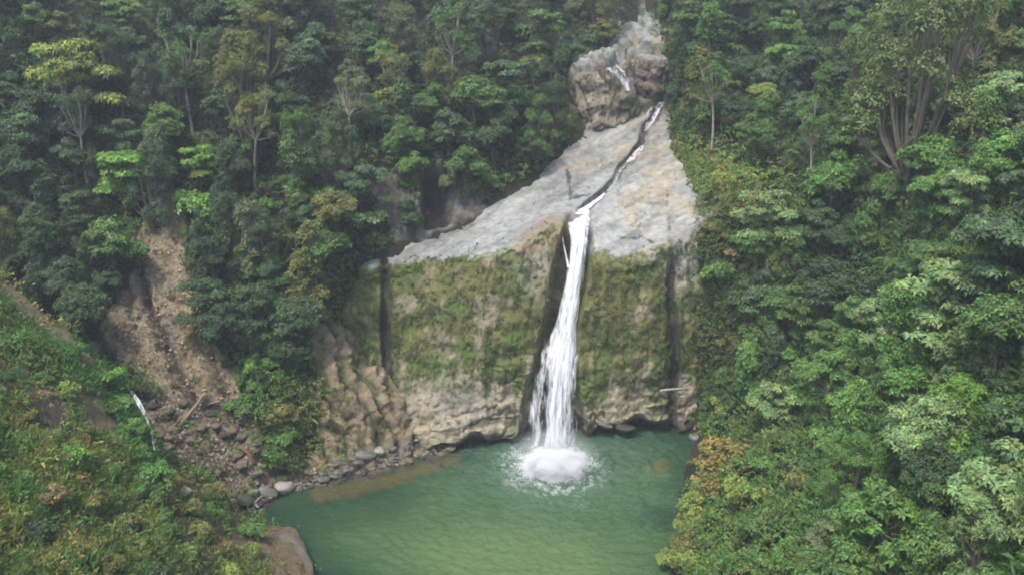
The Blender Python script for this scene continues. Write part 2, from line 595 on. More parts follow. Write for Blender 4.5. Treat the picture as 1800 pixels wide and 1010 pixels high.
CLB = []                                        # hillside behind, left of the cliff
for p in [(-250, 900, 62), (-250, 600, 72), (-250, 400, 82), (-250, 200, 92), (-250, 0, 104), (-250, -300, 128),
          (0, 900, 66), (0, 600, 79), (0, 400, 89), (0, 200, 99), (0, 0, 113), (0, -300, 140),
          (200, 900, 71), (200, 750, 77), (200, 600, 84), (200, 400, 94), (200, 200, 105), (200, 0, 121), (200, -300, 150),
          (330, 900, 73), (340, 800, 76.5), (330, 700, 80), (300, 600, 85), (290, 500, 89), (290, 350, 97), (330, 200, 108), (330, 0, 124),
          (450, 905, float(YW(905))), (450, 830, 76), (450, 700, 79.5), (450, 600, 84), (450, 400, 93.5), (450, 200, 108), (450, 0, 127), (450, -300, 158),
          (500, 868, float(YW(868))), (560, 855, float(YW(855))), (600, 845, float(YW(845))), (680, 830, float(YW(830))), (740, 812, float(YW(812))), (780, 802, float(YW(802))),
          (500, 1000, 64), (650, 950, 70), (780, 900, 77),
          (520, 780, 79), (600, 780, 82), (690, 780, 84.3), (500, 700, 80.5), (560, 690, 82.5), (620, 720, 83.6), (670, 740, 84.3),
          (540, 570, 87.5), (590, 610, 87.8), (630, 645, 87.8), (680, 700, 86.2), (725, 775, 86.2),
          (650, 560, 95), (700, 650, 93), (745, 740, 91), (800, 770, 90.5), (600, 500, 91), (612, 440, 92.5),
          (640, 462, 93.9), (650, 400, 96), (650, 200, 110), (650, 0, 131), (650, -300, 165),
          (760, 600, 98), (900, 600, 102), (1100, 400, 118),
          (850, 290, 104), (850, 150, 118), (850, 0, 137), (850, -300, 172),
          (1000, 150, 122), (1000, 0, 140), (1080, 60, 138), (1080, -50, 150), (1080, -300, 180)]:
    CLB.append(p)
for px_, py_ in ((720, 428), (790, 397), (850, 371), (900, 342), (950, 312), (1000, 266), (1040, 236)):
    CLB.append((px_, py_, float(S(px_, py_)) + 0.15))
for px_, py_ in ((720, 470), (850, 415), (950, 360), (1040, 290)):
    CLB.append((px_, py_, float(S(px_, py_)) + 2.5))
CH = TPS(CLB, 1e-5)

E_ = TPS([(1130, 60, 146), (1130, -50, 158), (1130, -300, 185), (1165, 100, 130), (1165, 0, 144),
          (1178, 240, float(S(1178, 240)) - .3), (1200, 295, float(S(1200, 295)) - .3), (1216, 335, float(S(1216, 335)) - .3),
          (1140, 240, 122), (1160, 300, 112), (1160, 360, 106), (1185, 345, 104),
          (1180, 600, 97), (1180, 450, 98), (1160, 740, 97), (1240, 350, 98), (1232, 420, 92.4), (1236, 500, 91.0), (1240, 600, 90.3), (1245, 700, 89.6), (1300, 745, 84),
          (1290, 345, 94), (1300, 300, 96), (1300, 350, 92.5), (1300, 450, 90), (1300, 600, 88.0),
          (1300, 200, 108), (1300, 100, 120), (1300, 0, 135), (1300, -300, 170),
          (1240, 785, 84.5), (1212, 850, 77.0), (1200, 900, 71.6), (1186, 1010, 62.4), (1180, 1150, 53.6),
          (1170, 800, 92), (1130, 900, 80), (1100, 1010, 69), (1090, 1150, 59),
          (1300, 800, 76.5), (1300, 900, 66), (1300, 1010, 57.5), (1300, 1150, 50),
          (1450, 1150, 44.5), (1450, 1010, 51), (1450, 900, 57), (1450, 800, 65), (1450, 700, 75), (1450, 600, 81), (1450, 500, 84.5), (1450, 400, 88), (1450, 300, 95),
          (1450, 200, 104), (1450, 100, 116), (1450, 0, 129), (1450, -300, 165),
          (1600, 1150, 40), (1600, 1010, 45.5), (1600, 900, 50.5), (1600, 800, 56.5), (1600, 700, 62.5), (1600, 600, 68), (1600, 500, 74), (1600, 400, 81),
          (1600, 300, 89), (1600, 200, 98), (1600, 100, 109), (1600, 0, 121), (1600, -300, 155),
          (1800, 1150, 34), (1800, 1010, 38), (1800, 900, 41.5), (1800, 800, 45.5), (1800, 700, 50), (1800, 600, 55), (1800, 500, 60.5), (1800, 400, 67),
          (1800, 300, 75), (1800, 200, 84.5), (1800, 100, 95), (1800, 0, 107), (1800, -300, 140),
          (2050, 1150, 28), (2050, 900, 34), (2050, 600, 45), (2050, 300, 61), (2050, 0, 85), (2050, -300, 115)], 1e-5)

RIDGE = [(-300, 330), (-150, 400), (0, 480), (60, 540), (110, 572), (170, 640), (225, 690), (262, 770), (300, 800), (380, 850), (430, 905), (470, 925), (520, 930), (548, 985), (560, 1040), (570, 1150)]
rx, ry = np.array(RIDGE, float).T
ridge_y = lambda px: np.interp(px, rx, ry)
D_ = TPS([(-250, 1150, 33), (-250, 900, 40), (-250, 600, 56), (-250, 380, 70), (0, 1150, 38), (0, 1010, 43.5), (0, 850, 50.5), (0, 700, 57.5), (0, 600, 62.5), (0, 500, 68),
          (150, 1150, 41), (150, 1010, 47), (150, 850, 54.5), (150, 700, 62), (150, 640, 65.5),
          (270, 1150, 44), (270, 1010, 50.5), (270, 900, 56.5), (270, 800, 63.5), (225, 700, 66.5),
          (400, 1150, 48), (400, 1010, 55.5), (400, 950, 59.5), (400, 880, 66), (340, 840, 66),
          (470, 1010, 58.5), (470, 960, 63), (465, 930, 67.6), (520, 945, 65.6), (548, 1010, 61.3), (560, 1150, 52),
          (650, 950, 70), (650, 1150, 54)], 1e-5)

G_ = TPS([(1000, 260, 124), (1230, 260, 122), (1110, 190, 123), (1100, 110, 127), (1100, 60, 137), (1100, 0, 150), (1100, -150, 172), (1000, 60, 142), (1230, 60, 139), (1000, -150, 176), (1230, -150, 170)])


# ---- cliff
gx = np.arange(556, 1346, 1.6)
vv = np.concatenate([np.linspace(0, 1, 190, endpoint=False), np.linspace(1, 2, 250)])
PX, VV = np.meshgrid(gx, vv)
topy = np.interp(PX, [556, 640, 720, 770, 850, 950, 1000, 1060, 1110, 1180, 1240, 1345], [465, 456, 424, 403, 362, 292, 238, 185, 130, 130, 190, 250])
boty = 850
e = edge_y(PX)
PY = np.where(VV < 1, topy + (e - topy) * VV, e + (boty - e) * (VV - 1))
Yd = cliff_depth(PX, PY)
V = P(PX, PY, Yd)
e = edge_y(PX)
isl = sm(6, -6, PY - e)                                      # 1 on the slab
# shape noise: pushes along an approximate normal
nrm = np.stack([np.zeros_like(PX), -0.95 + 0.6 * isl, 0.3 + 0.6 * isl], -1)
low = sm(640, 740, PY + 70 * vn(np.stack([PX * .012, PY * 0, PY * 0], -1), 77))
big = fbm(V * 0.16, 4, 11)
blk1, blk2, bval = worley(V * np.array([0.22, 0.22, 0.33]) + 0.35 * fbm(V * 0.5, 2, 5)[..., None], 31)
crk = (sm(0.0, 0.13, blk2 - blk1))
bed = np.sin((V[..., 2] * 1.6 - V[..., 0] * 0.42 + 2.2 * fbm(V * 0.12, 3, 71)) * 2.1)
bedf = fbm(np.stack([V[..., 0] * 0.10 + V[..., 2] * .1, V[..., 0] * 0 + 3, V[..., 2] * 1.1 - V[..., 0] * 0.33 - V[..., 1] * .2], -1), 4, 77, 0.6)
rough = fbm(V * 0.9, 4, 21, 0.55)
stri = fbm(V * np.array([1.3, 1.3, 0.16]), 3, 55)
disp = (1 - isl) * (1.25 * big + 0.55 * fbm(V * .45, 4, 25, .55) + 0.28 * rough + 0.35 * stri * (1 - low) + low * (0.55 * (bval - 0.5) - 0.25 * (1 - crk) + 0.12 * bed + 0.65 * fbm(V * np.array([.55, .55, .8]), 5, 61, .6, True))) \
    + isl * (0.45 * big + 0.10 * rough + 0.24 * bedf)
disp -= 0.35 * (1 - sm(0.0, 0.03, np.abs(fbm(V * 0.11 + 3, 3, 91)))) * (0.4 + 0.6 * low)
V = V + nrm * disp[..., None]
V += (nrm * (0.10 * fbm(V * 1.8, 4, 23))[..., None])
V[..., 2] += (1 - isl) * 0.15 * bed * low
# ---- rock colour
n1 = fbm(V * 0.35, 5, 41); n2 = fbm(V * np.array([1.1, 1.1, 0.22]), 4, 42); n3 = fbm(V * 1.6, 4, 43)
slab = mixc(np.ones(V.shape) * np.array([.265, .27, .25]), [.30, .265, .20], sm(0.05, 0.6, n1 + .5 * n3 + (PX - 1080) / 500 + (360 - PY) / 700))
slab = slab * (1 + 0.16 * n3 + 0.30 * bedf)[..., None]
_al = PX * .87 - PY * .50; _ac = PX * .50 + PY * .87
strk = fbm(np.stack([_al * .007, _ac * .085, PX * 0], -1), 5, 49, .6)
strk2 = fbm(np.stack([_al * .012, _ac * .03, PX * 0 + 3], -1), 4, 50, .6)
slab = slab * (1 + .75 * np.minimum(strk, .15) + .35 * strk2)[..., None]
slab = mixc(slab, [.10, .10, .085], .75 * (1 - sm(.0, .035, np.abs(strk2 + .02))) * sm(-.1, .2, n1))
slab = mixc(slab, [.13, .125, .10], .6 * sm(0.22, 0.5, fbm(V * 0.8, 4, 44) - 0.06))
slab = mixc(slab, [.31, .26, .175], sm(0.25, 0.5, fbm(V * 0.45, 3, 45)) * 0.6 * sm(880, 1000, PX))
face = mixc(np.ones(V.shape) * np.array([.245, .21, .135]), [.13, .12, .06], sm(-0.3, 0.4, n2))
face = mixc(face, [.33, .29, .205], sm(580, 720, PY + 60 * n1))
mossn = n2 * 0.7 + n1 * 0.8 + 0.30 * n3 - 0.9 * sm(610, 760, PY + 90 * n1) + 0.14
mossn += .20
mossn += 0.35 * np.exp(-((PX - 1050) / 30) ** 2) * (PY < 700)
moss = sm(-0.12, 0.22, mossn)
face = mixc(face, [.118, .126, .036], moss * .92)
face = mixc(face, [.085, .145, .030], sm(0.0, 0.35, fbm(V * 0.5, 4, 47) + .25 * sm(560, 660, PY) - .05) * sm(-.35, .1, mossn + .2 * sm(640, 600, PY)) * 0.85)
face = mixc(face, [.22, .18, .11], sm(0.25, 0.6, fbm(V * np.array([.9, .9, .35]), 4, 48)) * 0.7)
pale = np.exp(-(((PX - 945) / 28) ** 2 + ((PY - 468) / 45) ** 2)) + 0.9 * np.exp(-(((PX - 800) / 60) ** 2 + ((PY - 700) / 35) ** 2)) + 0.7 * np.exp(-(((PX - 1190) / 22) ** 2 + ((PY - 440) / 70) ** 2))
face = mixc(face, [.27, .255, .21], np.clip(pale * (0.8 + 0.8 * n3), 0, 1))
col = face + (slab - face) * (sm(9, -4, PY - e + (14 + 12 * sm(1030, 1060, PX)) * n3 + (10 + 30 * sm(1030, 1060, PX)) * n1 - 8 * sm(1030, 1060, PX)))[..., None]
# grassy lip at the right corner and brown patch beside the fall
col = mixc(col, [.12, .13, .03], sm(1215, 1250, PX + 25 * n1) * isl)
col = mixc(col, [.25, .19, .11], sm(26, 4, dline(PX, PY, [(915, 440), (950, 405), (978, 388), (975, 470), (965, 540)]) + 18 * n3) * 0.75)
col = mixc(col, [.28, .275, .25], sm(.2, .7, sm(1150, 1190, PX) * sm(560, 430, PY) + .4 * n3 - .1) * (1 - isl) * .8)
# wet black stains, plus shade painted into the cave and the undercut
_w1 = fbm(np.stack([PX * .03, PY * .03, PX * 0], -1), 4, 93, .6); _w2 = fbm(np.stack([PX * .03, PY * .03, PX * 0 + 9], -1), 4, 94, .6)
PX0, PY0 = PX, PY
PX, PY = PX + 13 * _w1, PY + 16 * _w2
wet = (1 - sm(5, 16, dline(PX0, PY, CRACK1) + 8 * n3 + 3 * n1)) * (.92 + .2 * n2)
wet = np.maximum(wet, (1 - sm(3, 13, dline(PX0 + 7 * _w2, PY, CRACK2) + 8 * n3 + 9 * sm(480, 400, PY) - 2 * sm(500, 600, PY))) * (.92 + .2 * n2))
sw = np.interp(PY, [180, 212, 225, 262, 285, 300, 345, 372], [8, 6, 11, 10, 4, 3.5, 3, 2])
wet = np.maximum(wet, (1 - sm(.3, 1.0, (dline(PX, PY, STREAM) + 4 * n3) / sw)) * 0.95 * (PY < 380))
wet = np.maximum(wet, soft(PX, PY, [(1105, 195), (1165, 158), (1172, 185), (1150, 196), (1120, 205)], 5))  # cave shade below the boulder, painted dark into the rock colour
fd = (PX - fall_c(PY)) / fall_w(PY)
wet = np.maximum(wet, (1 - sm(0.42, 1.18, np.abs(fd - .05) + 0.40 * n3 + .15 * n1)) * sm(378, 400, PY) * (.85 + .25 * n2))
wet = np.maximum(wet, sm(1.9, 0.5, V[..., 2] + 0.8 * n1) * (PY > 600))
wet = np.maximum(wet, (1 - sm(0, 22, dline(PX, PY, [(1020, 735), (1060, 760), (1120, 772), (1180, 770)]) + 8 * n3)) * .9)  # shade under the overhang, painted into the rock colour
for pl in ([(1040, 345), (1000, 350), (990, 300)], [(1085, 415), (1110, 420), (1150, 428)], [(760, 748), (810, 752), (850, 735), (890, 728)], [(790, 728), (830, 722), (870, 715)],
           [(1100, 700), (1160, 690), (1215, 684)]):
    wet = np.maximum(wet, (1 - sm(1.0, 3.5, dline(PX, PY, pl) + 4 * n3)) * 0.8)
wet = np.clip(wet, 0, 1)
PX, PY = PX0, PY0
wet_shade_c = mixc(np.ones(V.shape) * np.array([.030, .028, .022]), [.055, .058, .030], sm(-.1, .4, n3 + n1))
col = col + (wet_shade_c - col) * (wet * 0.95)[..., None]
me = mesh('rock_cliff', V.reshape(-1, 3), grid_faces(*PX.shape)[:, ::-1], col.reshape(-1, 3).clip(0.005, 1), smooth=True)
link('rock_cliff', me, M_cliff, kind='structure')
CLV, CLPX, CLPY, CLMOSS, CLISL, CLWETSHADE = V, PX, PY, moss, isl, wet


# ---- hillsides
SOIL_SCAR = [(258, 345), (285, 330), (318, 335), (325, 400), (322, 450), (345, 520), (375, 590), (408, 640), (425, 720), (330, 712), (285, 705), (250, 668), (200, 625), (172, 580), (205, 520), (238, 470), (245, 400)]
DEBRIS = [(250, 700), (420, 700), (455, 760), (470, 830), (480, 862), (430, 880), (380, 930), (300, 905), (270, 800)]
TOE = [(545, 575), (585, 560), (628, 592), (668, 640), (718, 705), (752, 765), (800, 775), (800, 850), (430, 940), (470, 840), (520, 830), (560, 790), (560, 700)]
OUTCROP = [(600, 330), (690, 300), (740, 285), (800, 285), (850, 330), (850, 372), (740, 425), (690, 430), (680, 380), (625, 350)]
GULLY = [(246, 470), (262, 540), (285, 600), (325, 680), (350, 720)]
GULLY2 = [(352, 560), (372, 640), (392, 700)]
CAVE = [(740, 300), (785, 292), (790, 350), (786, 392), (745, 400)]


def hill_masks(px, py, w=14):
    m = {}
    m['scar'] = soft(px, py, SOIL_SCAR, w); m['debris'] = soft(px, py, DEBRIS, w); m['toe'] = soft(px, py, TOE, w); m['out'] = soft(px, py, OUTCROP, w)
    return m


def grid_surface(name, x0, x1, y0, y1, st, fn, shape, colour, mat, kind='structure'):
    gx = np.arange(x0, x1 + .1, st); gy = np.arange(y0, y1 + .1, st)
    PX, PY = np.meshgrid(gx, gy)
    Y = np.maximum(fn(PX, PY), 20)
    V = P(PX, PY, Y)
    # geometric normal
    du = np.gradient(V, axis=1); dv = np.gradient(V, axis=0)
    nn = unit(np.cross(du, dv))
    s = np.sign(np.sum(nn * (np.array([0, 0, CAM_H]) - V), -1, keepdims=True))
    nn = nn * s
    V = V + nn * shape(PX, PY, V)[..., None]
    c = colour(PX, PY, V)
    me = mesh(name, V.reshape(-1, 3), grid_faces(*PX.shape)[:, ::-1], c.reshape(-1, 3).clip(0.004, 1), smooth=True)
    link(name, me, mat, kind=kind)
    return dict(PX=PX, PY=PY, V=V, N=nn, C=c)


def fin(px, py, V):
    """sharp spurs running down to the right across the crag"""
    q = (px * .86 - py * .40) / 40.0 + 1.5 * fbm(V * .16, 3, 216) + .30 * fbm(V * np.array([.7, .7, .25]), 4, 217, .6)
    f = np.abs((q % 1.0) * 2 - 1)
    return f ** 1.3 - .5


def shape_left(px, py, V):
    m = hill_masks(px, py)
    d = 0.9 * fbm(V * 0.12, 4, 201) + 0.25 * fbm(V * 0.7, 3, 202)
    w1, w2, wv = worley(V * 0.42 + 0.4 * fbm(V * 0.6, 2, 203)[..., None], 204)
    d = d + (m['toe'] * 1.0 + m['out'] * 1.0) * (.4 * (wv - 0.5) - .2 * (1 - sm(0, 0.1, w2 - w1)) + 0.55 * fbm(V * np.array([.9, .9, .22]), 4, 206, ridged=True))
    d = d + m['toe'] * fin(px, py, V) * 1.3 * sm(-2, 1.5, V[..., 2] - 1.0) * sm(835, 790, py)
    d = d + m['debris'] * (0.8 * fbm(V * 0.8, 4, 205))
    d = d + m['scar'] * (0.7 * fbm(V * np.array([.8, .8, .18]), 5, 207, .6, True) + .35 * fbm(V * 1.5, 3, 208) + .3 * fbm(V * np.array([2.4, 2.4, .5]), 4, 218, .6, True))
    d = d + m['scar'] * .28 * fbm(V * 2.4, 3, 209, .6, True) - 1.3 * (1 - sm(1, 16, dline(px, py, GULLY) + 10 * fbm(V * .6, 3, 214))) - 1.0 * (1 - sm(1, 13, dline(px, py, GULLY2) + 9 * fbm(V * .6, 3, 215)))
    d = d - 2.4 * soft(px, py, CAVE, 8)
    return d


def col_left(px, py, V):
    m = hill_masks(px, py)
    n1 = fbm(V * 0.3, 4, 211); n2 = fbm(V * 1.1, 4, 212); nv = fbm(V * np.array([1.0, 1.0, .2]), 4, 213)
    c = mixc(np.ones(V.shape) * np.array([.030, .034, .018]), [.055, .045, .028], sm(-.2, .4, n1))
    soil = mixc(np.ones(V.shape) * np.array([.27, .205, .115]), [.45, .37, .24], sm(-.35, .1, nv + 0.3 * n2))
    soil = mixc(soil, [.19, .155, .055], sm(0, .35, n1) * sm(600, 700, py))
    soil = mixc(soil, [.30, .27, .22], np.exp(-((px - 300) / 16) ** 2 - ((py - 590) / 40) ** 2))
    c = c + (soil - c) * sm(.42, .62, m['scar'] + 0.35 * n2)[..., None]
    deb = mixc(np.ones(V.shape) * np.array([.19, .145, .09]), [.34, .28, .19], sm(-.2, .3, n2))
    c = c + (deb - c) * sm(.4, .65, m['debris'] + 0.3 * n2)[..., None]
    toe = mixc(np.ones(V.shape) * np.array([.47, .37, .23]), [.14, .15, .05], sm(.12, .42, n1 + 0.5 * nv))
    toe = mixc(toe, [.36, .27, .17], sm(.1, .4, n2) * .6)
    fn_ = fin(px, py, V)
    toe = mixc(toe, [.10, .13, .035], sm(-.08, -.42, fn_ + .25 * n2) * .8)
    toe = mixc(toe, [.27, .26, .22], sm(40, 12, np.abs(py - np.interp(px, [560, 620, 700, 800], [842, 822, 805, 785]))) * sm(570, 600, px) * .9)
    c = c + (toe - c) * sm(.4, .6, m['toe'] + 0.25 * n2)[..., None]
    outc = mixc(np.ones(V.shape) * np.array([.25, .225, .195]), [.11, .10, .075], sm(-.2, .3, nv))
    c = c + (outc - c) * sm(.35, .6, m['out'] + 0.3 * n2)[..., None]
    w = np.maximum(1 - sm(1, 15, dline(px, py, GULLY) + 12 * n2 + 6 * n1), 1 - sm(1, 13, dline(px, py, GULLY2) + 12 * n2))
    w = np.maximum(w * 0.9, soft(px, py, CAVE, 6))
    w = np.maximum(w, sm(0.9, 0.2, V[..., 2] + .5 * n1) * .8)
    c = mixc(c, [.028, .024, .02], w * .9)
    return c


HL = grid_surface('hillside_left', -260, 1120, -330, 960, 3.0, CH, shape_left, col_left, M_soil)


def shape_right(px, py, V):
    return 1.0 * fbm(V * 0.12, 4, 221) + 0.35 * fbm(V * 0.6, 3, 222)


def col_right(px, py, V):
    n1 = fbm(V * 0.3, 4, 231); n2 = fbm(V * 1.1, 4, 232)
    c = mixc(np.ones(V.shape) * np.array([.026, .036, .016]), [.060, .050, .026], sm(-.1, .4, n1))
    g = soft(px, py, [(1170, 235), (1215, 260), (1300, 290), (1310, 345), (1285, 350), (1225, 345), (1200, 320)], 12)
    gr = mixc(np.ones(V.shape) * np.array([.21, .18, .07]), [.11, .14, .03], sm(-.2, .3, n2))
    c = c + (gr - c) * sm(.35, .6, g + .3 * n2)[..., None]
    return c


HR = grid_surface('hillside_right', 1110, 2060, -330, 1160, 5.0, E_, shape_right, col_right, M_soil)


def bank_depth(px, py):
    y = D_(px, py)
    r = ridge_y(px)
    over = np.clip(r - py, 0, None)
    return y + over * 0.10 + (over / 18.0) ** 1.6


def shape_bank(px, py, V):
    return 0.5 * fbm(V * 0.2, 4, 241) + 0.30 * fbm(V * 0.9, 4, 242)


BROWN = [[(150, 610), (100, 575), (40, 520), (0, 490), (0, 520), (60, 570), (130, 640), (190, 690)], [(110, 680), (190, 700), (230, 790), (180, 770)], [(30, 650), (100, 670), (130, 740), (60, 750)]]


def col_bank(px, py, V):
    n1 = fbm(V * 0.35, 4, 251); n2 = fbm(V * 1.2, 4, 252)
    c = mixc(np.ones(V.shape) * np.array([.15, .115, .068]), [.08, .075, .032], sm(-.1, .3, n1))
    b = np.zeros(px.shape)
    for pl in BROWN:
        b = np.maximum(b, soft(px, py, pl, 14))
    c = mixc(c, [.26, .20, .12], sm(.35, .65, b + .3 * n2))
    c = mixc(c, [.25, .185, .11], sm(.4, .6, soft(px, py, [(380, 960), (430, 920), (530, 930), (560, 1050), (470, 1010)], 14) + .2 * n2))
    c = mixc(c, [.055, .045, .04], sm(.4, .6, soft(px, py, [(40, 700), (110, 690), (120, 760), (70, 770)], 12) + .2 * n2) * .8)
    c = mixc(c, [.30, .26, .21], (1 - sm(2, 9, dline(px, py, [(495, 945), (515, 945), (530, 965), (545, 995)]) + 3 * n2)) * .9)
    return c


gx = np.arange(-260, 573, 4.0); gy_ = np.linspace(0, 1, 230)
PX, T = np.meshgrid(gx, gy_)
r = ridge_y(PX)
PY = (r - 60) + (1160 - r + 60) * T
V = P(PX, PY, bank_depth(PX, PY))
over = np.clip(r - PY, 0, None)
V[..., 2] -= over * 0.13
du = np.gradient(V, axis=1); dv = np.gradient(V, axis=0)
nn = unit(np.cross(du, dv)); nn *= np.sign(np.sum(nn * (np.array([0, 0, CAM_H]) - V), -1, keepdims=True))
V = V + nn * shape_bank(PX, PY, V)[..., None]
c = col_bank(PX, PY, V)
link('scrubby_bank', mesh('scrubby_bank', V.reshape(-1, 3), grid_faces(*PX.shape)[:, ::-1], c.reshape(-1, 3).clip(.004, 1), smooth=True), M_soil, kind='structure')
BK = dict(PX=PX, PY=PY, V=V, N=nn, C=c)


def shape_gorge(px, py, V):
    w1, w2, wv = worley(V * 0.3, 261)
    return 0.9 * (wv - .5) - .4 * (1 - sm(0, .2, w2 - w1)) + 0.6 * fbm(V * .5, 4, 262)


def col_gorge(px, py, V):
    n1 = fbm(V * 0.3, 4, 263); n2 = fbm(V * 1.0, 4, 264)
    c = mixc(np.ones(V.shape) * np.array([.17, .175, .16]), [.07, .085, .06], sm(-.3, .3, n1))
    c = mixc(c, [.32, .25, .14], sm(-.1, .3, n2) * np.exp(-((py - 82) / 25) ** 2) * sm(1095, 1120, px))
    c = mixc(c, [.27, .28, .27], sm(.12, .4, fbm(V * np.array([.9, .5, .25]), 3, 265)) * (py < 70))
    return c


GG = grid_surface('gorge_floor', 1000, 1232, -150, 262, 3.0, G_, shape_gorge, col_gorge, M_cliff)

# ------------------------------------------------------------------ pool
FALL = P(970, 800, YW(800))                          # where the fall meets the pool
gx = np.arange(-46, 34, 0.16); gy = np.arange(48, 97, 0.16)
PX, PYw = np.meshgrid(gx, gy)
V = np.stack([PX, PYw, np.zeros_like(PX)], -1)
dx, dy = PX - FALL[0], PYw - (FALL[1] - 2)
rr = np.hypot(dx, dy)
q = V.copy()
wp = fbm(V * 0.25, 3, 301) * 2.5
amp = 0.25 + 0.75 * sm(-12, 14, PX + (80 - PYw) * .6)
z = 0.030 * np.sin(rr * 4.1 + wp * 2.0) * fbm(V * 0.5, 2, 302) * 1.6
z += 0.050 * fbm(np.stack([PX * 1.2 + PYw * .25, PYw * 2.3 - PX * .3, rr * 0], -1), 4, 303, 0.6)
z += 0.030 * fbm(np.stack([PX * 2.6 - PYw * .4, PYw * 5.0, rr * 0 + 4], -1), 3, 304, 0.6)
z = 4.4 * z * (0.45 + 0.75 * amp) * (0.8 + 0.9 * np.exp(-rr / 6))
V[..., 2] = z
upx, upy = to_px(np.stack([PX, PYw, 0 * PX], -1))
deep = np.array([.006, .036, .017]); mid_ = np.array([.040, .094, .032]); milky_sheen = np.array([.098, .150, .058])
t1 = np.exp(-((upx - 930) / 210) ** 2 - ((upy - 1010) / 85) ** 2) * 1.0  # pale centre: aerated water plus sky reflection painted into the colour
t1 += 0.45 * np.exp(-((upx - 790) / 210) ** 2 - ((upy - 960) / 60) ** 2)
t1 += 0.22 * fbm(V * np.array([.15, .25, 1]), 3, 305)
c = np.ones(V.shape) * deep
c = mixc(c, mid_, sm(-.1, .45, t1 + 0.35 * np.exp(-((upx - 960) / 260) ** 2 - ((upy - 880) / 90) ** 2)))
c = mixc(c, milky_sheen, sm(.15, 1.15, t1) * .9)
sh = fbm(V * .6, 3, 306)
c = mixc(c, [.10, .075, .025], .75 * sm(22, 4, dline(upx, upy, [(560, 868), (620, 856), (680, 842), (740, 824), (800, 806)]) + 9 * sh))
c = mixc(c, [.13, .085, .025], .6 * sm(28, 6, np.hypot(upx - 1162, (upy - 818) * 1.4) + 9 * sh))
# aerated milky water and foam round the plunge point
ae = sm(17, 2, rr + 5 * sh) * 0.45
c = mixc(c, [.10, .17, .12], ae)
fr = np.hypot(dx / 2.9, dy / 3.9) + .12 * np.sin(np.arctan2(dy, dx) * 9) + .08 * np.sin(np.arctan2(dy, dx) * 17 + 2)
fz = sm(1.15, .55, fr + 0.45 * fbm(V * 1.6, 4, 307)) + .5 * sm(.12, .4, fbm(V * 2.2, 4, 308)) * sm(2.3, 1.0, fr)
c = mixc(c, [.78, .80, .80], np.clip(fz, 0, 1))
V[..., 2] += np.clip(fz, 0, 1) * (0.15 + 0.25 * np.abs(fbm(V * 1.5, 3, 309)))
m, nt = new_mat('pool_water')
out = N(nt, 'ShaderNodeOutputMaterial'); b = N(nt, 'ShaderNodeBsdfPrincipled', Roughness=0.05, IOR=1.33)
at = N(nt, 'ShaderNodeAttribute', attribute_name='tint')
nt.links.new(at.outputs['Color'], b.inputs['Base Color'])
tc = N(nt, 'ShaderNodeTexCoord'); mp = N(nt, 'ShaderNodeMapping'); mp.inputs['Scale'].default_value = (3.0, 6.5, 3.0)
nz = N(nt, 'ShaderNodeTexNoise', Scale=1.0, Detail=5.0, Roughness=0.65)
nt.links.new(tc.outputs['Object'], mp.inputs[0]); nt.links.new(mp.outputs[0], nz.inputs['Vector'])
bp = N(nt, 'ShaderNodeBump', Strength=1.0, Distance=0.22)
nt.links.new(nz.outputs['Fac'], bp.inputs['Height']); nt.links.new(bp.outputs[0], b.inputs['Normal'])
nt.links.new(b.outputs[0], out.inputs[0])
M_pool = m
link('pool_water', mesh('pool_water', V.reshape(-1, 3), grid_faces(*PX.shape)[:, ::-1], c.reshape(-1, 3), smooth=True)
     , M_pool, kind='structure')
# river bed / wide ground under everything
gv = np.array([[-400, -150, -6], [400, -150, -6], [400, 500, -6], [-400, 500, -6]], float)
link('valley_floor', mesh('valley_floor', gv, np.array([[0, 1, 2, 3]]), np.ones((4, 3)) * np.array([.06, .06, .04])), M_soil, kind='structure')

# ------------------------------------------------------------------ falling water
m, nt = new_mat('white_water')
out = N(nt, 'ShaderNodeOutputMaterial'); b = N(nt, 'ShaderNodeBsdfPrincipled', Roughness=0.5)
b.inputs['Base Color'].default_value = (.88, .89, .92, 1)
tl = N(nt, 'ShaderNodeBsdfTranslucent'); tl.inputs['Color'].default_value = (.8, .82, .86, 1)
mx = N(nt, 'ShaderNodeMixShader'); mx.inputs[0].default_value = 0.25
tp_ = N(nt, 'ShaderNodeBsdfTransparent'); mx2 = N(nt, 'ShaderNodeMixShader')
at = N(nt, 'ShaderNodeAttribute', attribute_name='tint')
sx = N(nt, 'ShaderNodeSeparateColor')
tc = N(nt, 'ShaderNodeTexCoord'); mp = N(nt, 'ShaderNodeMapping'); mp.inputs['Scale'].default_value = (3.2, 1.5, 0.32)
nz = N(nt, 'ShaderNodeTexNoise', Scale=1.0, Detail=5.0, Roughness=0.7)
mr = N(nt, 'ShaderNodeMapRange'); mr.inputs[1].default_value = 0.25; mr.inputs[2].default_value = 0.75; mr.inputs[3].default_value = -0.55; mr.inputs[4].default_value = 0.55
ad = N(nt, 'ShaderNodeMath', operation='ADD'); ad.use_clamp = True
Lk = nt.links.new
Lk(tc.outputs['Object'], mp.inputs[0]); Lk(mp.outputs[0], nz.inputs['Vector']); Lk(nz.outputs['Fac'], mr.inputs[0])
Lk(at.outputs['Color'], sx.inputs[0]); Lk(sx.outputs[0], ad.inputs[0]); Lk(mr.outputs[0], ad.inputs[1])
Lk(b.outputs[0], mx.inputs[1]); Lk(tl.outputs[0], mx.inputs[2])
Lk(ad.outputs[0], mx2.inputs[0]); Lk(tp_.outputs[0], mx2.inputs[1]); Lk(mx.outputs[0], mx2.inputs[2]); Lk(mx2.outputs[0], out.inputs[0])
M_white = m
m, nt = new_mat('spray')
out = N(nt, 'ShaderNodeOutputMaterial'); b = N(nt, 'ShaderNodeBsdfPrincipled', Roughness=0.4)
b.inputs['Base Color'].default_value = (.86, .87, .88, 1)
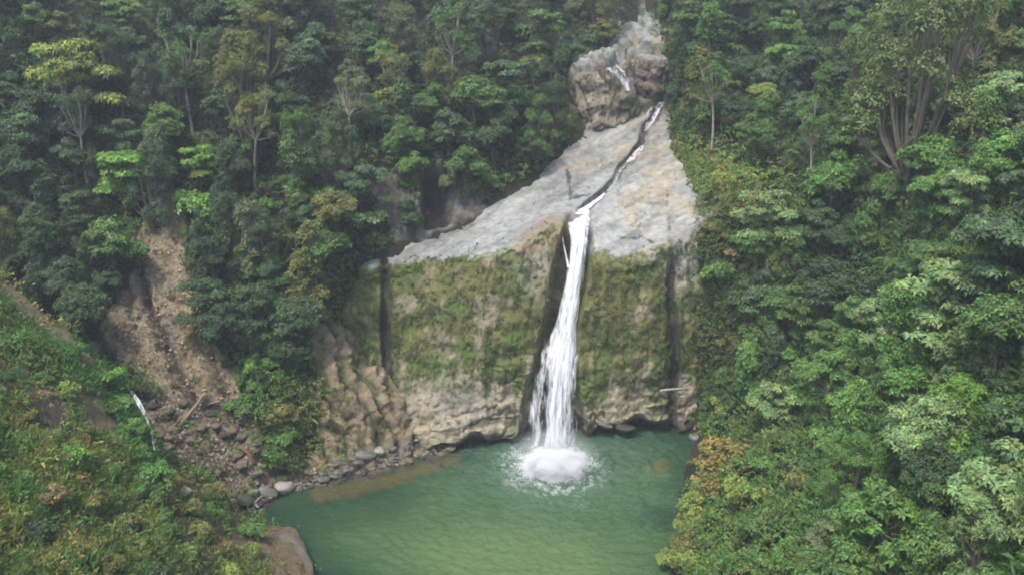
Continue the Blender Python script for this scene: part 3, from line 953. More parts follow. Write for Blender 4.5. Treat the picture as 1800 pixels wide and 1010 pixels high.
nt.links.new(b.outputs[0], out.inputs[0])
M_spray = m


def water_ribbon(name, pts, parent, depth, seed, amp=0.2, cover=0.9, nu=40, step=1.6, edge=0.5, cov_fn=None, mat=None):
    """falling sheet through (px, py, half width px)"""
    a = np.array(pts, float)
    L = np.concatenate([[0], np.cumsum(np.hypot(*np.diff(a[:, :2], axis=0).T))])
    n = int(L[-1] / step) + 2
    s = np.linspace(0, L[-1], n)
    cx, cyy, hw = (np.interp(s, L, a[:, k]) for k in range(3))
    U = np.linspace(-1, 1, nu)
    UU, SS = np.meshgrid(U, s)
    wob = 1 + 0.10 * vn(np.stack([UU * 0 + np.sign(UU) * 3, SS * .035, UU * 0 + seed], -1))
    tx, ty = np.gradient(cx, s), np.gradient(cyy, s)
    nx = np.where(np.abs(ty) > .5, 1.0, ty / np.hypot(tx, ty)); ny = np.where(np.abs(ty) > .5, 0.0, -tx / np.hypot(tx, ty))
    X = cx[:, None] + nx[:, None] * UU * hw[:, None] * wob
    Yp = cyy[:, None] + ny[:, None] * UU * hw[:, None] * wob
    st = fbm(np.stack([UU * 0.16 * hw[:, None], SS * 0.012, UU * 0 + seed * 7.1], -1), 4, seed, 0.6)
    Y = depth(X, Yp) - amp * (0.6 + st) - amp * 1.2 * (1 - UU ** 2)
    V = P(X, Yp, Y)
    cov = cover + 0.9 * st - (1.1 * edge) * np.abs(UU) ** 4
    if cov_fn is not None:
        cov = cov + cov_fn(UU, X, Yp)
    c = np.repeat(np.clip(cov, -.6, 1.6)[..., None], 3, -1)
    me = mesh(name, V.reshape(-1, 3), grid_faces(*X.shape)[:, ::-1], c.reshape(-1, 3), smooth=True)
    return link(name, me, mat or M_white, parent=parent)


def empty(name, loc, label, cat, group=None, kind=None):
    o = bpy.data.objects.new(name, None)
    o.empty_display_size = 0.5
    COL.objects.link(o); o['label'] = label; o['category'] = cat
    if group: o['group'] = group
    o['_loc'] = list(loc)
    return o


def settle(root):
    """put the empty at its base while its children keep their places"""
    loc = Vector(root['_loc']); del root['_loc']
    root.location = loc
    for ch in root.children:
        ch.location = ch.location - loc


fall_depth = lambda x, y: np.where(y < 392, cliff_depth(x, y), F_(x, np.maximum(y, edge_y(x))) + np.interp(y, [392, 430, 500, 560, 650, 790], [-0.2, 1.4, 2.0, 1.6, .6, -0.6])) - .25
# use a continuous path: blend slab lip into the drop


def fall_depth(x, y):
    yy = np.asarray(y, float)
    cen = np.interp(yy, [360, 378, 400, 430, 470, 520, 560, 600, 650, 700, 780, 860],
                    [100.0, 98.0, 95.6, 93.6, 92.4, 91.6, 91.0, 90.4, 89.2, 88.4, 87.4, 86.6])
    return cen + 0 * x


wf = empty('waterfall', FALL, 'tall white waterfall pouring from the notch in the mossy cliff into the green pool', 'waterfall')
main = [(fall_c(y) + 0.0, y, w) for y, w in ((366, 8), (376, 17), (390, 20), (410, 18), (430, 16), (455, 14), (480, 15), (505, 16), (530, 17), (555, 18), (575, 21), (595, 27), (620, 33), (650, 37), (690, 40), (730, 43), (770, 46), (812, 49))]
main = [(x + np.interp(y, [366, 430, 500, 560, 620, 812], [0, 6, 9, 10, 6, 2]), y, w) for x, y, w in main]
gapf = lambda U, X, Yp: -0.85 * np.exp(-((U + 0.42) / 0.17) ** 2) * sm(610, 690, Yp) - .5 * sm(0.35, 1.0, U) * sm(650, 760, Yp) - .25 * sm(620, 760, Yp)
water_ribbon('water_sheet', main, wf, fall_depth, 5, 0.34, 0.86, 60, cov_fn=gapf, edge=.75)
main2 = [(x + 1, y, w * 0.78) for x, y, w in main[2:]]
water_ribbon('water_strand', main2, wf, lambda x, y: fall_depth(x, y) - 0.55, 8, 0.30, 0.22, 60, edge=.8, cov_fn=lambda U, X, Yp: .25 * np.exp(-((U - .15) / .4) ** 2))
main3 = [(x + 4, y, w * 1.14) for x, y, w in main[13:]]
water_ribbon('water_strand', main3, wf, lambda x, y: fall_depth(x, y) - 0.9, 12, 0.25, -0.12, 60, edge=.5)
water_ribbon('water_strand', [(986, 400, 1.2), (990, 425, 1.5), (995, 450, 1.8), (1000, 470, 3)], wf, lambda x, y: fall_depth(x, y) + .3, 14, 0.10, 0.7, 8)
# splash at the foot: thousands of little drops thrown up and outward
g = np.random.default_rng(3)


def drops(n, c, sp, hgt, smin, smax, g):
    a = g.uniform(0, 6.28, n)
    r_ = np.sqrt(g.uniform(0, 1, n))
    x = c[0] + np.cos(a) * r_ * sp[0]; y = c[1] + np.sin(a) * r_ * sp[1]
    h = g.exponential(1, n) * hgt * np.clip(1.15 - r_ * 0.75, 0.1, 1.3) * (1 + .4 * np.sin(a * 7) + .3 * np.sin(a * 13 + 1))
    s = g.uniform(smin, smax, n) * np.exp(-h * .15)
    C = np.stack([x, y, h + .05], -1)
    o = np.array([[1, 1, 1], [1, -1, -1], [-1, 1, -1], [-1, -1, 1]], float) * .6
    V = C[:, None] + o[None] * s[:, None, None]
    V[..., 2] += (V[..., 2] - C[:, None, 2]) * .3
    F = (np.arange(n) * 4)[:, None, None] + np.array([[0, 1, 2], [0, 3, 1], [0, 2, 3], [1, 3, 2]])[None]
    return V.reshape(-1, 3), F.reshape(-1, 3)


def jets(n, per, c, g):
    out = []
    for k_ in range(n):
        a_ = g.uniform(-math.pi, math.pi); sp_ = g.uniform(.6, 4.2); up_ = g.uniform(2.5, 7.0)
        if math.sin(a_) > .3: sp_ *= .4
        t_ = g.beta(1.2, 1.6, per)
        T_ = 2 * up_ / 9.8 * t_
        o = np.array([g.uniform(-2.2, 2.2), g.uniform(-2.2, .5), 0])
        p_ = c + o + np.stack([math.cos(a_) * sp_ * T_, math.sin(a_) * sp_ * T_ - .8 * T_, up_ * T_ - 4.9 * T_ ** 2 + .05], -1)
        p_ += g.normal(0, 1, (per, 3)) * (.10 + .35 * t_[:, None])
        p_[:, 2] = np.abs(p_[:, 2])
        s_ = g.uniform(.012, .06, per) * (1.15 - .7 * t_)
        oo = np.array([[1, 1, 1], [1, -1, -1], [-1, 1, -1], [-1, -1, 1]], float) * .6
        V_ = p_[:, None] + oo[None] * s_[:, None, None]
        out.append(V_.reshape(-1, 3))
    V_ = np.concatenate(out)
    return V_, np.arange(len(V_)).reshape(-1, 4)[:, [[0, 1, 2], [0, 3, 1], [0, 2, 3], [1, 3, 2]]].reshape(-1, 3)


ps = [drops(16000, FALL + [0, -3.0, 0], (2.5, 3.0), 0.45, .02, .08, g), jets(130, 620, FALL + [0, -3.0, 0], g)]
n0 = 0; vs, fs = [], []
for v, f in ps:
    vs.append(v); fs.append(f + n0); n0 += len(v)
sp = link('splash', mesh('splash', np.concatenate(vs), np.concatenate(fs)), M_spray, parent=wf, kind='stuff')
m, nt = new_mat('mist')
out = N(nt, 'ShaderNodeOutputMaterial'); pv = N(nt, 'ShaderNodeVolumePrincipled')
pv.inputs['Color'].default_value = (.97, .98, 1, 1)
tc = N(nt, 'ShaderNodeTexCoord'); ln = N(nt, 'ShaderNodeVectorMath', operation='LENGTH'); nz = N(nt, 'ShaderNodeTexNoise', Scale=1.6, Detail=3.0)
nt.links.new(tc.outputs['Object'], ln.inputs[0]); nt.links.new(tc.outputs['Object'], nz.inputs['Vector'])
mr = N(nt, 'ShaderNodeMapRange', interpolation_type='SMOOTHSTEP'); mr.inputs[1].default_value = 1.0; mr.inputs[2].default_value = 0.1; mr.inputs[3].default_value = 0; mr.inputs[4].default_value = .32
nt.links.new(ln.outputs['Value'], mr.inputs[0])
m1 = N(nt, 'ShaderNodeMath', operation='MULTIPLY'); nt.links.new(mr.outputs[0], m1.inputs[0]); nt.links.new(nz.outputs['Fac'], m1.inputs[1])
nt.links.new(m1.outputs[0], pv.inputs['Density']); nt.links.new(pv.outputs[0], out.inputs['Volume'])
th = np.linspace(0, 2 * np.pi, 24, endpoint=False); ph = np.linspace(-1.5, 1.5, 12)
TH, PH = np.meshgrid(th, ph)
mv = np.stack([np.cos(PH) * np.cos(TH), np.cos(PH) * np.sin(TH), np.sin(PH)], -1)
ii = np.arange(24 * 12).reshape(12, 24); jj = np.roll(ii, -1, 1)
mf = np.stack([ii[:-1], jj[:-1], jj[1:], ii[1:]], -1).reshape(-1, 4).tolist() + [ii[0][::-1].tolist(), ii[-1].tolist()]
mm = bpy.data.meshes.new('mist'); mm.from_pydata(mv.reshape(-1, 3).tolist(), [], mf)
mo_ = link('mist', mm, m, parent=wf, kind='stuff'); mo_.location = Vector(FALL + [0, -2.2, 1.2]); mo_.scale = (5.4, 5.6, 3.0)
settle(wf)

# stream running down the slab, upper cascade, small side fall
st_ = empty('slab_stream', P(1040, 358, float(S(1040, 358))), 'narrow white stream running down a crack in the pale rock slab', 'stream')
cd_ = lambda x, y: cliff_depth(x, y) - .35
cd2 = lambda x, y: np.minimum(S(x, y) + 0.3, cliff_depth(x, y)) - .3
water_ribbon('water_run', [(1162, 180, 6), (1152, 194, 14), (1145, 208, 12), (1139, 221, 5), (1134, 230, 2)], st_, cd2, 21, .08, .5, 20)
water_ribbon('water_run', [(1131, 256, 4), (1124, 266, 9), (1116, 276, 10), (1105, 285, 5)], st_, cd2, 22, .08, .38, 20)
water_ribbon('water_run', [(1104, 285, 1.6), (1092, 298, 1.6), (1084, 318, 1.4), (1066, 337, 2)], st_, cd2, 23, .05, .05, 8)
water_ribbon('water_run', [(1064, 340, 2.5), (1052, 350, 4), (1040, 358, 5), (1028, 368, 8), (1022, 376, 14)], st_, lambda x, y: np.minimum(S(x, y) - .1, fall_depth(x, y) + 2), 24, .08, .95, 12)
settle(st_)

# ------------------------------------------------------------------ rocks
def super_rock(name, seed, rad, pw=3.2, nu=90, nv=60, rough=0.12, tint=(.2, .17, .13), tint2=(.1, .09, .06), blocky=0.10, world_off=(0, 0, 0)):
    th = np.linspace(0, 2 * np.pi, nu, endpoint=False); ph = np.linspace(-np.pi / 2 + .03, np.pi / 2 - .03, nv)
    TH, PH = np.meshgrid(th, ph)
    d = np.stack([np.cos(PH) * np.cos(TH), np.cos(PH) * np.sin(TH), np.sin(PH)], -1)
    k = (np.abs(d) ** pw).sum(-1, keepdims=True) ** (-1 / pw)
    V = d * k
    s = seed * 3.7
    w1, w2, wv = worley(V * 1.6 + s + .3 * fbm(V * 2 + s, 2, seed)[..., None], seed)
    dd = 1 + rough * fbm(V * 1.7 + s, 5, seed, .55) * 1.6 + blocky * (wv - .5) - blocky * .8 * (1 - sm(0, .12, w2 - w1))
    if nu > 50:                                     # big blocks: fractured, bedded surface
        w1, w2, wv = worley(V * np.array([1.5, 1.5, 1.1]) + s + .25 * fbm(V * 1.5 + s, 3, seed)[..., None], seed + 2)
        dd = dd + .10 * (wv - .5) - .05 * (1 - sm(0, .05, w2 - w1)) + .05 * fbm(V * 7 + s, 4, seed, .6, True) + .03 * np.sin(V[..., 2] * 14 + 5 * fbm(V * 1.5 + s, 3, seed + 9))
    V = V * dd[..., None] * np.array(rad)
    n2 = fbm(V * 1.1 + s, 4, seed + 5); n1 = fbm(V * .35 + s, 3, seed + 6)
    c = mixc(np.ones(V.shape) * np.array(tint), tint2, sm(-.15, .35, n2 + .4 * n1))
    if nu > 50:
        st_k = fbm(V * np.array([1.4, 1.4, .15]) + s, 4, seed + 7)
        c = c * (1 + .5 * st_k + .4 * fbm(V * 3 + s, 3, seed + 8))[..., None]
        c = mixc(c, [.30, .30, .27], sm(.72, .92, V[..., 2] / rad[2] + .2 * n2) * .85)
        c = mixc(c, [.07, .085, .035], sm(.1, .4, n1 + .5 * st_k) * .6)
    i = np.arange(nu * nv).reshape(nv, nu); j = np.roll(i, -1, 1)
    F = np.stack([i[:-1], j[:-1], j[1:], i[1:]], -1).reshape(-1, 4)
    Vf = V.reshape(-1, 3); cf = c.reshape(-1, 3)
    # caps
    nb = len(Vf)
    Vf = np.concatenate([Vf, [V[0].mean(0), V[-1].mean(0)]]); cf = np.concatenate([cf, cf[:1], cf[-1:]])
    capb = np.stack([np.full(nu, nb), j[0], i[0], i[0]], -1); capt = np.stack([np.full(nu, nb + 1), i[-1], j[-1], j[-1]], -1)
    # degenerate quads avoided: build caps as triangles in a second mesh pass
    me = bpy.data.meshes.new(name)
    faces = F.tolist() + capb[:, :3].tolist() + capt[:, :3].tolist()
    me.from_pydata(Vf.tolist(), [], faces)
    me.polygons.foreach_set('use_smooth', np.ones(len(faces), bool))
    a = me.color_attributes.new('tint', 'FLOAT_COLOR', 'POINT')
    cc = np.ones((len(Vf), 4), np.float32); cc[:, :3] = cf.clip(.01, 1)
    a.data.foreach_set('color', cc.ravel())
    return me


bm1 = super_rock('outcrop', 3, (4.5, 4.6, 6.4), 5.0, 260, 190, .13, (.25, .215, .165), (.14, .125, .09), .0)
o = link('rock_outcrop', bm1, M_cliff, label='big brown square rock block left of the upper cascade above the slab', cat='rock')
o.location = Vector(P(1050, 188, 120.5)); o.rotation_euler = (R(-8), R(-10), R(34))
bm2 = super_rock('outcrop_small', 8, (2.35, 3.0, 3.3), 3.2, 200, 140, .12, (.17, .135, .105), (.10, .085, .065), .0)
o = link('rock_outcrop', bm2, M_cliff, label='rounded brown boulder right of the upper cascade, overhanging the dark cave', cat='rock')
o.location = Vector(P(1141, 140, 124.5)); o.rotation_euler = (0, R(12), R(-10))
uc = empty('upper_cascade', P(1100, 165, 119), 'thin upper cascade falling in white threads between two brown boulders', 'waterfall')
ucd = lambda x, y: np.interp(y, [90, 112, 130, 165, 180], [121.5, 117.5, 115.6, 114.9, 114.9]) + 0 * x
water_ribbon('water_strand', [(1062, 106, 6), (1076, 114, 17), (1088, 126, 15), (1098, 140, 9), (1104, 160, 5)], uc, ucd, 31, .12, .22, 24)
water_ribbon('water_strand', [(1040, 106, 3), (1032, 118, 4), (1022, 132, 3)], uc, lambda x, y: ucd(x, y) + .0, 32, .08, .0, 8)
settle(uc)
gd = lambda x, y: G_(x, y) - 2.0
gc = empty('gorge_cascade', P(1095, 60, 135), 'pale far cascade coming down the narrow gorge at the top edge', 'waterfall')
water_ribbon('water_strand', [(1078, -20, 8), (1082, 10, 9), (1088, 35, 8), (1092, 58, 6)], gc, gd, 33, .3, -.25, 20)
water_ribbon('water_strand', [(1092, 60, 5), (1096, 80, 6), (1088, 98, 8)], gc, gd, 34, .3, -.25, 16)
settle(gc)
sf = empty('side_waterfall', P(273, 788, 61.8), 'small thin waterfall on the left slipping down beside the green bank', 'waterfall')
water_ribbon('water_strand', [(230, 686, 4), (242, 702, 6), (254, 724, 7), (262, 746, 5.5), (268, 766, 5.5), (273, 790, 7)], sf,
             lambda x, y: np.interp(y, [690, 790], [65.2, 61.8]) + 0 * x, 35, .1, .12, 14)
settle(sf)

ROCKS = [super_rock('rock_%s' % w, 20 + i, (1, .85, .7), 2.6, 16, 10, .22, t1_, t2_, .12) for i, (w, t1_, t2_) in enumerate(
    [('tan', (.21, .175, .12), (.13, .11, .075)), ('grey', (.24, .235, .21), (.13, .125, .11)), ('pale', (.40, .37, .31), (.27, .24, .18)), ('dark', (.075, .068, .055), (.04, .037, .03)),
     ('tan', (.17, .14, .10), (.11, .09, .065)), ('grey', (.20, .19, .165), (.11, .10, .085))])]


def sample(surf, px, py):
    """index of the grid point nearest to a pixel on a regular surface"""
    if surf is BK:
        j = int(round((px - BK['PX'][0, 0]) / 4.0)); j = max(0, min(BK['PX'].shape[1] - 1, j))
        i = int(np.argmin(np.abs(BK['PY'][:, j] - py)))
    else:
        st = surf['PX'][0, 1] - surf['PX'][0, 0]
        j = int(round((px - surf['PX'][0, 0]) / st)); i = int(round((py - surf['PY'][0, 0]) / st))
        j = max(0, min(surf['PX'].shape[1] - 1, j)); i = max(0, min(surf['PX'].shape[0] - 1, i))
    return surf['V'][i, j].copy(), surf['N'][i, j].copy()


def put_rock(mi, pos, size, label, group=None, sq=0.8):
    if group:
        label = ('fist sized ' if size < .28 else ('small ' if size < .45 else 'middle sized ')) + ['tan', 'grey', 'pale', 'dark', 'brown', 'stone grey'][mi] + ' ' + label
    o = link('rock', ROCKS[mi], M_rock, label=label, cat='rock', group=group)
    o.location = Vector(pos); o.rotation_euler = (random.uniform(-.3, .3), random.uniform(-.3, .3), random.uniform(0, 6.28))
    o.scale = (size, size * random.uniform(.8, 1.1), size * sq * random.uniform(.75, 1.1))
    return o


# named boulders
for mi, px, py, s, lb in [(2, 498, 858, 1.05, 'pale square boulder at the left end of the pool shore'),
                          (1, 470, 866, .9, 'grey boulder beside the pale boulder at the shore corner'),
                          (2, 400, 893, .55, 'small whitish stone at the lower end of the left shore'),
                          (3, 432, 880, 1.0, 'dark wet boulder under the driftwood branch'),
                          (1, 445, 868, .7, 'grey stone above the driftwood branch'),
                          (2, 665, 795, .8, 'long light grey rock slab at the middle of the left shore'),
                          (1, 640, 806, 1.0, 'large grey rock on the stony shore under the orange crag')]:
    v, n = sample(HL, px, py); v[2] = max(v[2], -.1)
    put_rock(mi, v + n * .2, s, lb)
v, n = sample(BK, 322, 872)
put_rock(2, v + n * .3 + np.array([0, -.3, .3]), .62, 'single cream coloured boulder among the bushes of the left bank')
v = P(1228, 752, YW(752) - 1.0); put_rock(2, v, .7, 'pale flat rock at the right pool corner below the cliff')
v = P(1222, 768, YW(768, .2)); put_rock(1, v, .75, 'small grey rock in the water beside the yellow bush')
v = P(1060, 745, YW(745) - 3.2); put_rock(1, v + np.array([0, 0, .1]), 1.1, 'grey wet boulder under the overhang right of the fall', sq=.5)
v = P(1100, 752, YW(760) - 0.8); put_rock(3, v, 1.2, 'black wet boulder under the overhang near the right cleft', sq=.5)
g = np.random.default_rng(12)
shore = [(430, 895), (480, 872), (520, 858), (560, 848), (600, 836), (650, 826), (700, 812), (750, 800), (800, 790)]
sx_, sy_ = np.array(shore, float).T
for k in range(110):
    px = g.uniform(440, 800); py = np.interp(px, sx_, sy_) - abs(g.normal(0, 13)) + 3
    v, n = sample(HL, px, py)
    Yc = float(F_(px, py))
    if v[1] > Yc: v = P(px, py, Yc - .4)
    v[2] = max(v[2], -.05)
    if px < 560: lb, gr = 'rock of the stony shore left of the orange crag', 'rocks on the left part of the shore'
    elif px < 700: lb, gr = 'rock of the stony shore under the orange crag', 'rocks on the middle part of the shore'
    else: lb, gr = 'rock at the foot of the mossy cliff left of the fall', 'rocks at the cliff foot'
    put_rock(int(g.choice([1, 5, 3, 0])) if px < 700 else int(g.choice([3, 0, 4])), v, .22 + .5 * g.uniform(0, 1) ** 2.2, lb, gr, sq=.6)
for k in range(60):
    px = g.uniform(270, 455); py = g.uniform(705, 880)
    if not inpoly(np.array(px), np.array(py), DEBRIS): continue
    v, n = sample(HL, px, py)
    up = py < 790
    put_rock(int(g.choice([0, 4, 4, 3])), v + n * .1, g.uniform(.25, .7), 'rock on the upper debris cone under the landslide scar' if up else 'rock on the lower debris cone above the shore',
             'rocks on the upper debris cone' if up else 'rocks on the lower debris cone')
# clods and small stones on the bare scar
clod_px = []
while len(clod_px) < 1500:
    px, py = g.uniform(170, 425), g.uniform(335, 715)
    if inpoly(np.array(px), np.array(py), SOIL_SCAR): clod_px.append((px, py))
# fine rubble that nobody could count
vs, fs, cs, n0 = [], [], [], 0
ico = np.array([[1, 0, 0], [-1, 0, 0], [0, 1, 0], [0, -1, 0], [0, 0, 1], [0, 0, -1]], float)
icf = np.array([[0, 2, 4], [2, 1, 4], [1, 3, 4], [3, 0, 4], [2, 0, 5], [1, 2, 5], [3, 1, 5], [0, 3, 5]])
for k in range(4200):
    if k % 3:
        px = g.uniform(265, 465); py = g.uniform(705, 900)
        if not inpoly(np.array(px), np.array(py), DEBRIS): continue
    else:
        px = g.uniform(440, 800); py = np.interp(px, sx_, sy_) - abs(g.normal(0, 12)) + 4
    v, n = sample(HL, px, py)
    Yc = float(F_(px, py))
    if v[1] > Yc: v = P(px, py, Yc - .2)
    s = g.uniform(.07, .26)
    vs.append(v + ico * g.uniform(.6, 1.3, (6, 1)) * s * g.uniform(.6, 1.2, 3)); fs.append(icf + n0); n0 += 6
    t = np.array([[.25, .20, .13], [.16, .13, .085], [.33, .29, .22], [.10, .085, .06]][g.integers(4)]) * g.uniform(.8, 1.2)
    cs.append(np.tile(t, (6, 1)))
for px, py in clod_px:
    v, n = sample(HL, px, py)
    s = g.uniform(.05, .22)
    vs.append(v + ico * g.uniform(.6, 1.3, (6, 1)) * s * g.uniform(.6, 1.2, 3)); fs.append(icf + n0); n0 += 6
    t = np.array([[.42, .34, .22], [.20, .15, .09], [.30, .24, .15], [.12, .095, .06]][g.integers(4)]) * g.uniform(.8, 1.2)
    cs.append(np.tile(t, (6, 1)))
link('rubble', mesh('rubble', np.concatenate(vs), np.concatenate(fs), np.concatenate(cs)), M_rock, kind='stuff')


def log(name, a, b_, r0, r1, label, tint, bend=.3, cat='log'):
    a, b_ = np.array(a), np.array(b_)
    mid = (a + b_) / 2 + np.array([bend, 0, bend])
    pts = bezier(a, mid, b_, 8)
    v, f = tube(pts - a, np.linspace(r0, r1, 8), 7)
    # broken branch stub
    v2, f2 = tube(np.array([pts[5] - a, pts[5] - a + np.array([.4, 0, .5]), pts[5] - a + np.array([.9, 0, .8])]), [r1, r1 * .7, r1 * .3], 5)
    V_ = np.concatenate([v, v2]); F2 = np.concatenate([f, f2 + len(v)])
    o = link(name, mesh(name, V_, F2, np.ones((len(V_), 3)) * np.array(tint), smooth=True), M_wood, label=label, cat=cat)
    o.location = Vector(a)


hp = lambda px, py, up=.25: sample(HL, px, py)[0] + np.array([0, -.2, up])
log('driftwood_log', hp(425, 878, .6), hp(458, 890, .3), .13, .09, 'pale driftwood branch lying over the dark rocks at the left shore', (.36, .32, .27))
log('fallen_log', hp(318, 752, .4), hp(368, 700, .5), .20, .13, 'long brown dead log leaning up the debris cone', (.25, .175, .12))
log('fallen_log', hp(330, 738, .9), hp(300, 762, .3), .12, .07, 'short brown stick crossing the lower end of the dead log', (.20, .14, .10))
log('fallen_log', hp(390, 712, .4), hp(352, 716, .4), .12, .09, 'brown log lying level below the landslide scar', (.23, .165, .12))
log('fallen_log', hp(420, 790, .4), hp(448, 815, .3), .2, .12, 'rust coloured dead trunk lying at the right side of the debris', (.17, .095, .05))
log('fallen_log', P(1160, 686, 88.3), P(1216, 681, 88.6), .14, .08, 'thin pale log wedged across the right cliff cleft', (.30, .28, .24), 0.05)

# ------------------------------------------------------------------ ground cover (uncountable low leaves and grass)
def scatter_px(surf, n, g, x0, x1, y0, y1):
    px = g.uniform(x0, x1, n); py = g.uniform(y0, y1, n)
    if surf is BK:
        j = np.clip(np.round((px - surf['PX'][0, 0]) / 4.0).astype(int), 0, surf['PX'].shape[1] - 1)
        top = ridge_y(surf['PX'][0, j]) - 60
        i = np.clip(np.round((py - top) / (1160 - top) * (surf['PX'].shape[0] - 1)).astype(int), 0, surf['PX'].shape[0] - 1)
        ok = py > top
    else:
        st = surf['PX'][0, 1] - surf['PX'][0, 0]
        j = np.clip(np.round((px - surf['PX'][0, 0]) / st).astype(int), 0, surf['PX'].shape[1] - 1)
        i = np.clip(np.round((py - surf['PY'][0, 0]) / st).astype(int), 0, surf['PX'].shape[0] - 1)
        ok = np.ones(n, bool)
    jit = g.normal(0, .12, (n, 3))
    return px[ok], py[ok], surf['V'][i, j][ok] + jit[ok], surf['N'][i, j][ok]


def blades(C, A, S, g, tint, w=.09, spread=.55):
    """tufts of narrow bending blades"""
    n = len(C)
    D = unit(A + g.normal(0, spread, (n, 3)))
    side = unit(np.cross(D, g.normal(0, 1, (n, 3)))) * (w * g.uniform(.6, 1.4, n) * np.sqrt(S))[:, None]
    Sx = S[:, None]
    bend = np.array([0, 0, -1.0]) * Sx * g.uniform(.1, .45, (n, 1)) + g.normal(0, .12, (n, 3)) * Sx
    V = np.stack([C - side * .5, C + side * .5, C + D * Sx * .55 + side * .6, C + D * Sx + bend], 1)
    V2 = V[:, [0, 1, 2, 3]].reshape(-1, 3)
    F = np.arange(n * 4).reshape(-1, 4)
    b = (1 + g.normal(0, .28, n)).clip(.35, 1.9)
    return V2, F, np.repeat(tint * b[:, None], 4, 0)


def cover(name, surf, n, g, box, keep, tintf, size, k=5, height=1.4, grass=0.0, up=.6, nsc=.35):
    px, py, C, Nn = scatter_px(surf, n, g, *box)
    h = keep(px, py, C)
    ok = g.uniform(0, 1, len(px)) < h
    px, py, C, Nn = px[ok], py[ok], C[ok], Nn[ok]
    lift = np.clip(.25 + fbm(C * nsc, 3, 401), 0, 1) * height * g.uniform(.3, 1, len(C))
    C = C + (Nn + np.array([0, 0, .6])) * lift[:, None]
    ax = Nn * .7 + np.array([0, 0, up]) + g.normal(0, .35, C.shape)
    t = tintf(px, py, C, g)
    ng = int(len(C) * grass)
    t = t * np.array([1.85, 1.9, 1.4])
    parts = [rosettes(C[ng:], ax[ng:], g.uniform(.6, 1.25, len(C) - ng) * size, k, g, width=.5, tints=t[ng:], var=.28)]
    if ng:
        rep = 4
        Cg = np.repeat(C[:ng], rep, 0) + g.normal(0, .22, (ng * rep, 3))
        parts.append(blades(Cg, np.repeat(ax[:ng], rep, 0), g.uniform(.5, 1.3, ng * rep) * size * 1.9, g, np.repeat(t[:ng], rep, 0), spread=.4))
    v, f, c = merge(parts)
    link(name, mesh(name, v, f, c), M_cover, kind='stuff')


def pick(g, n, opts, w=None):
    o = np.array(opts, float)
    return o[g.choice(len(o), n, p=w)]


UPB = np.array([(560, 1000), (600, 640), (622, 560), (640, 472), (720, 424), (850, 368), (950, 309), (1000, 263), (1040, 238), (1060, 120), (1200, 110)], float)


def left_veg(px, py, C):
    m = hill_masks(px, py, 10)
    v = np.ones(len(px))
    v *= 1 - .985 * sm(.4, .65, m['scar'] + .5 * fbm(C * .7, 4, 402))
    v *= 1 - .90 * sm(.4, .6, m['debris'] + .2 * fbm(C * .8, 3, 403))
    v *= 1 - .90 * sm(.4, .6, m['toe'] + .30 * fbm(C * .5, 3, 404))
    v *= 1 - .88 * sm(.4, .6, m['out'] + .25 * fbm(C * .8, 3, 405))
    v *= (py < ridge_y(px) + 20) | (px > 430)
    v *= C[:, 2] > .5
    v *= 1 - soft(px, py, CAVE, 6)
    v *= 1 - .9 * soft(px, py, [(600, 560), (618, 470), (660, 460), (660, 700), (600, 600)], 10)
    bx = (px > 625) & (py > np.interp(px, UPB[:, 0], UPB[:, 1]) - 10)
    return v * ~bx


def left_tint(px, py, C, g):
    n = len(px)
    t = pick(g, n, [(.020, .040, .018), (.030, .052, .020), (.038, .050, .020)])
    z = fbm(C * .18, 3, 406)
    t = np.where((z > .12)[:, None], t * np.array([1.5, 1.6, 1.2]), t)
    low = sm(500, 640, py) * sm(400, 430, px)
    t = t + (np.array([.055, .095, .025]) - t) * (low * .7)[:, None]
    ol = sm(650, 720, py) * sm(490, 520, px)
    t = t + (np.array([.090, .100, .028]) - t) * (ol * .6)[:, None]
    return t


g = np.random.default_rng(41)
cover('undergrowth', HL, 46000, g, (-150, 1110, -120, 900), left_veg, left_tint, .42, 5, 1.8, .12)


def right_veg(px, py, C):
    lb = np.interp(py, [0, 100, 240, 300, 345, 360, 745, 785, 850, 1010, 1160], [1140, 1160, 1178, 1200, 1216, 1226, 1235, 1243, 1214, 1186, 1176])
    v = (px > lb + 14 * fbm(C * .5, 2, 407)).astype(float)
    v *= C[:, 2] > .3
    return v


def right_tint(px, py, C, g):
    n = len(px)
    t = pick(g, n, [(.026, .055, .022), (.034, .066, .022), (.045, .075, .026)])
    wall = sm(1440, 1380, px) * sm(330, 350, py) * sm(700, 640, py)
    t = t + (pick(g, n, [(.050, .062, .022), (.062, .062, .030), (.035, .06, .02), (.05, .078, .025)]) - t) * wall[:, None]
    gr = soft(px, py, [(1170, 235), (1215, 250), (1330, 280), (1400, 320), (1310, 350), (1225, 345)], 20)
    t = t + (pick(g, n, [(.095, .135, .035), (.065, .12, .03), (.12, .125, .045)]) - t) * gr[:, None]
    fr = sm(1480, 1380, px) * sm(690, 760, py)
    t = t + (pick(g, n, [(.055, .105, .032), (.072, .110, .036), (.05, .10, .03), (.085, .092, .040)]) - t) * (fr * .9)[:, None]
    r2 = sm(740, 860, py) * sm(1380, 1480, px)
    t = t + (np.array([.045, .10, .03]) - t) * (r2 * .6)[:, None]
    return t


cover('undergrowth', HR, 62000, g, (1120, 1960, -120, 1150), right_veg, right_tint, .40, 5, 1.7, .22)


